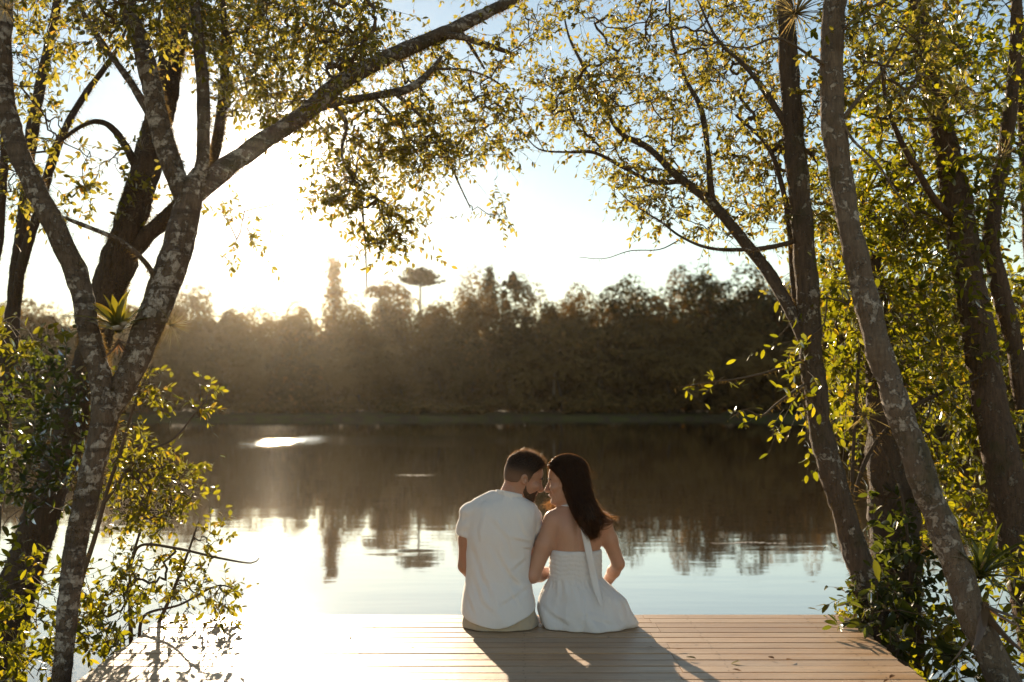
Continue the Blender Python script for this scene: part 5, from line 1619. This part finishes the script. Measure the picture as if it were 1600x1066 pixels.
treeI = build_tree('ivy_clad_tree', 'dark ivy clad stem with yellow green leaves behind the deck corner trunk', I_limbs, I_cl, M['bark_moss'], M['leaf_lush'], 107, 0.052, 10, 0.24, 3, 5000, 0.04, droop=0.4)
# ferny growth round its foot
def clump(name, label, cat, base, n, L, mat, seed, lsize, nleaf, spread=(1, 1, 0.8), group=None, box_=(0.1, 0.1, 0.2), droop=0.45, twigs_part=True):
    r = np.random.default_rng(seed)
    root = empty(name, tuple(base), label, cat, group)
    st = np.array(base)[None] + r.uniform(-1, 1, (n, 3)) * np.array(box_)
    dr = r.normal(size=(n, 3)) * np.array(spread) + np.array([0, -0.1, 0.55])
    tt, Lf = twig_leaves(st, dr, L, nleaf, lsize, seed, droop, twig_r=0.0025)
    v, f = join(tt)
    o = put('stems', make_mesh('stems', v, f, M['twig'], True), root); o['kind'] = 'stuff'
    place_leaves(root, Lf, mat, 300, 10.5, None, seed)
    return root
clump('fern', 'dark green ferny clump on the deck corner at the foot of the trunk', 'plant', P(1372, 965, 4.72), 46, 0.24, M['leaf_dark'], 71, 0.055, 12, box_=(0.07, 0.12, 0.10))
clump('fern', 'dark leaves climbing the ivy clad stem above the deck corner', 'plant', P(1412, 900, 5.05), 60, 0.26, M['leaf_dark'], 72, 0.065, 11, box_=(0.12, 0.08, 0.32))
clump('moss_tuft', 'small bright tuft of leaves at the far right corner of the deck', 'plant', P(1318, 968, 4.93), 14, 0.10, M['leaf_lush'], 73, 0.028, 9, box_=(0.02, 0.03, 0.05))
clump('bush', 'yellow green bush at bottom right between the two trunks', 'bush', P(1480, 1040, 4.9), 44, 0.34, M['leaf_lush'], 74, 0.066, 10, box_=(0.16, 0.25, 0.16))
clump('bush', 'sunlit bush at the right edge below the thick mossy trunk', 'bush', P(1590, 960, 4.75), 44, 0.34, M['leaf_lush'], 75, 0.055, 11, box_=(0.14, 0.25, 0.26))
clump('bush', 'leafy bush over the water right of the pale leaning trunk', 'bush', P(1530, 800, 5.6), 85, 0.36, M['leaf_lush'], 76, 0.056, 11, box_=(0.26, 0.3, 0.30))
clump('bush', 'broad leaved sapling beside the deck edge at bottom right', 'bush', P(1445, 985, 4.5), 9, 0.22, M['leaf_dark'], 77, 0.10, 6, box_=(0.05, 0.05, 0.10))
clump('bush', 'bush in the gap behind the thick mossy trunk at the right edge', 'bush', P(1560, 560, 6.4), 190, 0.4, M['leaf_lush'], 78, 0.06, 11, box_=(0.35, 0.4, 0.65))

# ---- left shrub reaching over the deck edge
S_limbs = [
    ('stem', [(206, 1045, 4.85, 9), (203, 932, 4.85, 6), (206, 877, 4.85, 5), (228, 800, 4.85, 4), (240, 740, 4.85, 3)]),
    ('stem', [(216, 1010, 4.84, 7), (226, 962, 4.8, 5), (281, 945, 4.75, 4), (342, 915, 4.7, 3), (380, 930, 4.68, 2)]),
    ('stem', [(236, 1000, 4.84, 7), (271, 922, 4.8, 6), (296, 857, 4.78, 4), (310, 815, 4.75, 2.5)]),
    ('stem', [(205, 880, 4.85, 4), (221, 852, 4.8, 5), (276, 857, 4.7, 5), (342, 872, 4.62, 4), (392, 880, 4.6, 2.5), (405, 872, 4.6, 1.5)]),
    ('stem', [(112, 960, 4.55, 10), (130, 895, 4.55, 10), (148, 840, 4.55, 8), (168, 765, 4.55, 7), (190, 700, 4.55, 6), (212, 625, 4.55, 4), (238, 572, 4.55, 2)]),
    ('stem', [(160, 790, 4.55, 6), (216, 716, 4.5, 5), (271, 686, 4.45, 4), (301, 651, 4.42, 3), (320, 628, 4.4, 2)])]
S_cl = np.concatenate([
    cloud([(165, 660), (250, 690), (310, 740), (300, 790), (240, 830), (170, 840)], 90, 4.4, 5.0, R3, 1.0, -0.3),
    cloud([(170, 840), (260, 860), (330, 900), (370, 950), (300, 975), (220, 960), (170, 930)], 55, 4.6, 4.95, R3, 0),
    cloud([(195, 640), (240, 575), (250, 600), (215, 690)], 9, 4.5, 4.6, R3, 0),
    cloud([(290, 640), (325, 615), (335, 640), (300, 665)], 4, 4.38, 4.45, R3, 0),
    cloud([(300, 820), (340, 815), (345, 870), (310, 870)], 5, 4.65, 4.8, R3, 0),
    cloud([(125, 910), (190, 905), (195, 1005), (125, 1010)], 16, 4.4, 4.7, R3, 0)])
THIN = 0.9
build_tree('shrub', 'twiggy shrub with small sunlit leaves reaching over the left deck edge', S_limbs, S_cl, M['twig'], M['leaf_shrub'], 108, 0.034, 10, 0.13, 2, 0, cat='shrub', sides=7, lump=0.03, bare=0.12)
# leaf masses at the left edge
clump('bush', 'dark leafy bush behind the forked trunk at the left edge', 'bush', P(70, 690, 5.1), 130, 0.30, M['leaf_dark'], 81, 0.048, 12, box_=(0.20, 0.3, 0.36), droop=0.3)
clump('bush', 'yellow green leaves at the left edge above the dark bush', 'bush', P(30, 540, 4.7), 22, 0.22, M['leaf_shrub'], 82, 0.055, 9, box_=(0.16, 0.2, 0.07))
clump('bush', 'low leafy bush at the bottom left corner', 'bush', P(40, 980, 4.6), 80, 0.30, M['leaf_lush'], 83, 0.050, 12, box_=(0.20, 0.3, 0.28))
clump('bush', 'small sunlit plant between forked trunk and deck edge', 'bush', P(165, 985, 4.5), 26, 0.24, M['leaf_lush'], 84, 0.052, 9, box_=(0.10, 0.1, 0.12))

# ---- plants growing on the branches
def spike_mesh(n_seg, w, curve, mat, fold=0.25, full=False):
    V, Fc = [], []
    for k in range(n_seg + 1):
        t = k / n_seg
        wd = w * (1 - t) ** 0.8 * (0.8 + 0.6 * t) + 0.0005
        if full: wd = w * (1 - t ** 4) * (0.75 + 0.4 * t) + 0.0005
        V += [(t, wd, -curve * t * t + fold * wd), (t, 0, -curve * t * t), (t, -wd, -curve * t * t + fold * wd)]
    for k in range(n_seg):
        a = 3 * k
        Fc += [(a, a + 1, a + 4, a + 3), (a + 1, a + 2, a + 5, a + 4)]
    return make_mesh('leaf', V, Fc, mat, True)
SPIKES = [spike_mesh(5, 0.018, c, M['spike']) for c in (0.05, 0.2, 0.45)]
BROMS = [spike_mesh(7, 0.12, c, M['brom'], 0.3, True) for c in (0.15, 0.4, 0.7)]
BROMD = [spike_mesh(7, 0.075, c, M['leaf_dark']) for c in (0.2, 0.5, 0.9)]
DEADS = [spike_mesh(6, 0.09, c, M['dead'], 0.8) for c in (0.05, 0.2, 0.4)]
def rosette(name, label, base, n, L, meshes, seed, axis=(0, -0.3, 1), open_=1.0, cat='plant', group=None):
    r = random.Random(seed)
    root = empty(name, tuple(base), label, cat, group)
    ax = Vector(axis).normalized()
    q = ax.to_track_quat('Z', 'Y').to_matrix()
    for k in range(n):
        az = k * 2.39996 + r.uniform(-0.3, 0.3)
        el = math.radians(r.uniform(-10, 80)) if open_ > 1 else math.radians(30 + 55 * (1 - (k / n)) * r.uniform(0.6, 1.2))
        d = q @ Vector((math.cos(az) * math.cos(el), math.sin(az) * math.cos(el), math.sin(el)))
        up = q @ Vector((-math.cos(az) * math.sin(el), -math.sin(az) * math.sin(el), math.cos(el)))
        y = up.cross(d).normalized(); z = d.cross(y)
        s = L * r.uniform(0.6, 1.15)
        o = bpy.data.objects.new('leaf', r.choice(meshes)); col.objects.link(o); o.parent = root
        m = Matrix((d, y, z)).transposed().to_4x4() @ Matrix.Diagonal((s, s, s, 1))
        o.matrix_basis = m
    return root
rosette('bromeliad', 'yellow green bromeliad growing in the fork of the left tree', P(186, 520, 4.28), 26, 0.19, BROMS, 1, (0, -0.25, 1))
o = rosette('bromeliad_litter', 'dead brown leaves hanging under the bromeliad in the fork', P(186, 530, 4.26), 9, 0.12, DEADS, 2, (0, -0.1, -1))
rosette('air_plant', 'spiky pale air plant on the right side of the forked trunk', P(266, 508, 4.30), 60, 0.105, SPIKES, 3, (1, -0.2, 0.0), 2)
rosette('air_plant', 'small spiky air plant on the left limb of the forked tree', P(124, 414, 4.26), 26, 0.062, SPIKES, 4, (0.6, -0.3, 0.8), 2)
rosette('air_plant', 'spiky air plant where the leaning mossy trunk branches', P(222, 235, 5.7), 34, 0.11, SPIKES, 5, (-0.4, -0.4, 1), 2)
rosette('air_plant', 'air plant on the broken twig end left of the fork', P(108, 342, 4.14), 26, 0.075, SPIKES, 6, (-0.6, -0.2, 0.6), 2)
rosette('air_plant', 'spiky ball of an air plant dangling from the hanging twig', P(567, 458, 5.1), 30, 0.07, SPIKES, 7, (0, -0.2, 1), 2)
rosette('air_plant', 'large golden spiky air plant at the top of the corner trunk', P(1243, 22, 4.78), 80, 0.19, SPIKES, 8, (0, -1, 0.3), 2)
rosette('air_plant', 'silvery spiky air plant high on the right branches', P(1492, 148, 4.9), 60, 0.15, SPIKES, 9, (-0.2, -1, 0.3), 2)
rosette('air_plant', 'spiky air plant just right of the silvery one', P(1524, 170, 4.95), 44, 0.12, SPIKES, 10, (0.2, -1, 0.1), 2)
rosette('air_plant', 'spiky air plant on the forked limb at the right edge', P(1563, 250, 5.1), 50, 0.13, SPIKES, 11, (0, -1, 0.5), 2)
rosette('air_plant', 'spiky air plant at the top left corner limb', P(8, 14, 4.2), 40, 0.09, SPIKES, 12, (0.5, -1, 0.2), 2)
rosette('bromeliad', 'dark strap leaved bromeliad on the pale leaning trunk', P(1528, 905, 4.2), 22, 0.26, BROMD, 13, (0.25, -0.2, 1))
rosette('bromeliad_litter', 'dry strap leaves hanging beside the pale leaning trunk', P(1535, 940, 4.08), 7, 0.28, DEADS, 14, (0.15, -0.1, -1))
rosette('air_plant', 'tuft of narrow leaves on the ivy clad stem', P(1350, 650, 5.0), 40, 0.13, SPIKES, 15, (-0.2, -1, 0.3), 2)

# ---- fallen leaves and bits on the boards
fl = [(1088, 1024, 'green'), (1158, 1028, 'green'), (1056, 1010, 'dry'), (1210, 1024, 'dry'), (1228, 1026, 'dry'), (1352, 1060, 'dry'), (1390, 1055, 'dry'), (1398, 1049, 'dry'), (587, 971, 'red'), (560, 1011, 'red'), (548, 990, 'red'), (1022, 1007, 'dry'), (1144, 1040, 'dry'), (640, 1003, 'red')]
lbl = {'green': 'small green leaf lying on the deck right of the couple', 'dry': 'small dry leaf lying on the boards at right', 'red': 'tiny reddish leaf scrap on the bright boards left of the couple'}
extra = {0: 'green fallen leaf on the deck nearest the couple', 1: 'green fallen leaf on the deck farther from the couple',
         2: 'dry leaf beside the edge of the shadow of the woman', 3: 'left one of two dry leaves close together on the deck', 4: 'right one of two dry leaves close together on the deck',
         5: 'dry leaf at the bottom edge of the deck, right of the shadow', 6: 'lower of two dry leaves near the right deck edge', 7: 'upper of two dry leaves near the right deck edge',
         8: 'reddish leaf scrap at the deck edge left of the man', 9: 'reddish leaf scrap lowest on the bright boards', 10: 'leftmost reddish leaf scrap on the bright boards',
         11: 'dry leaf scrap on the board joint behind the woman', 12: 'dry leaf scrap below the green leaf on the deck', 13: 'reddish leaf scrap nearest the shadow of the man'}
for k, (x, y, kind) in enumerate(fl):
    d = CAM_H * F / (y - 634.0)
    me = leaf_mesh(k % 3, M['leaf_lush'] if kind == 'green' else M['dead'])
    o = bpy.data.objects.new('fallen_leaf', me); col.objects.link(o)
    s = 0.045 if kind == 'green' else (0.035 if kind == 'dry' else 0.022)
    o.scale = (s, s, s); p = P(x, y, d); o.location = (p.x, d, 0.007); o.rotation_euler = (R3.uniform(-0.3, 0.3), R3.uniform(-0.2, 0.2), R3.uniform(0, 6.28))
    tag(o, extra.get(k, lbl[kind]), 'leaf', 'leaf litter: ' + kind + ' bits on the deck')
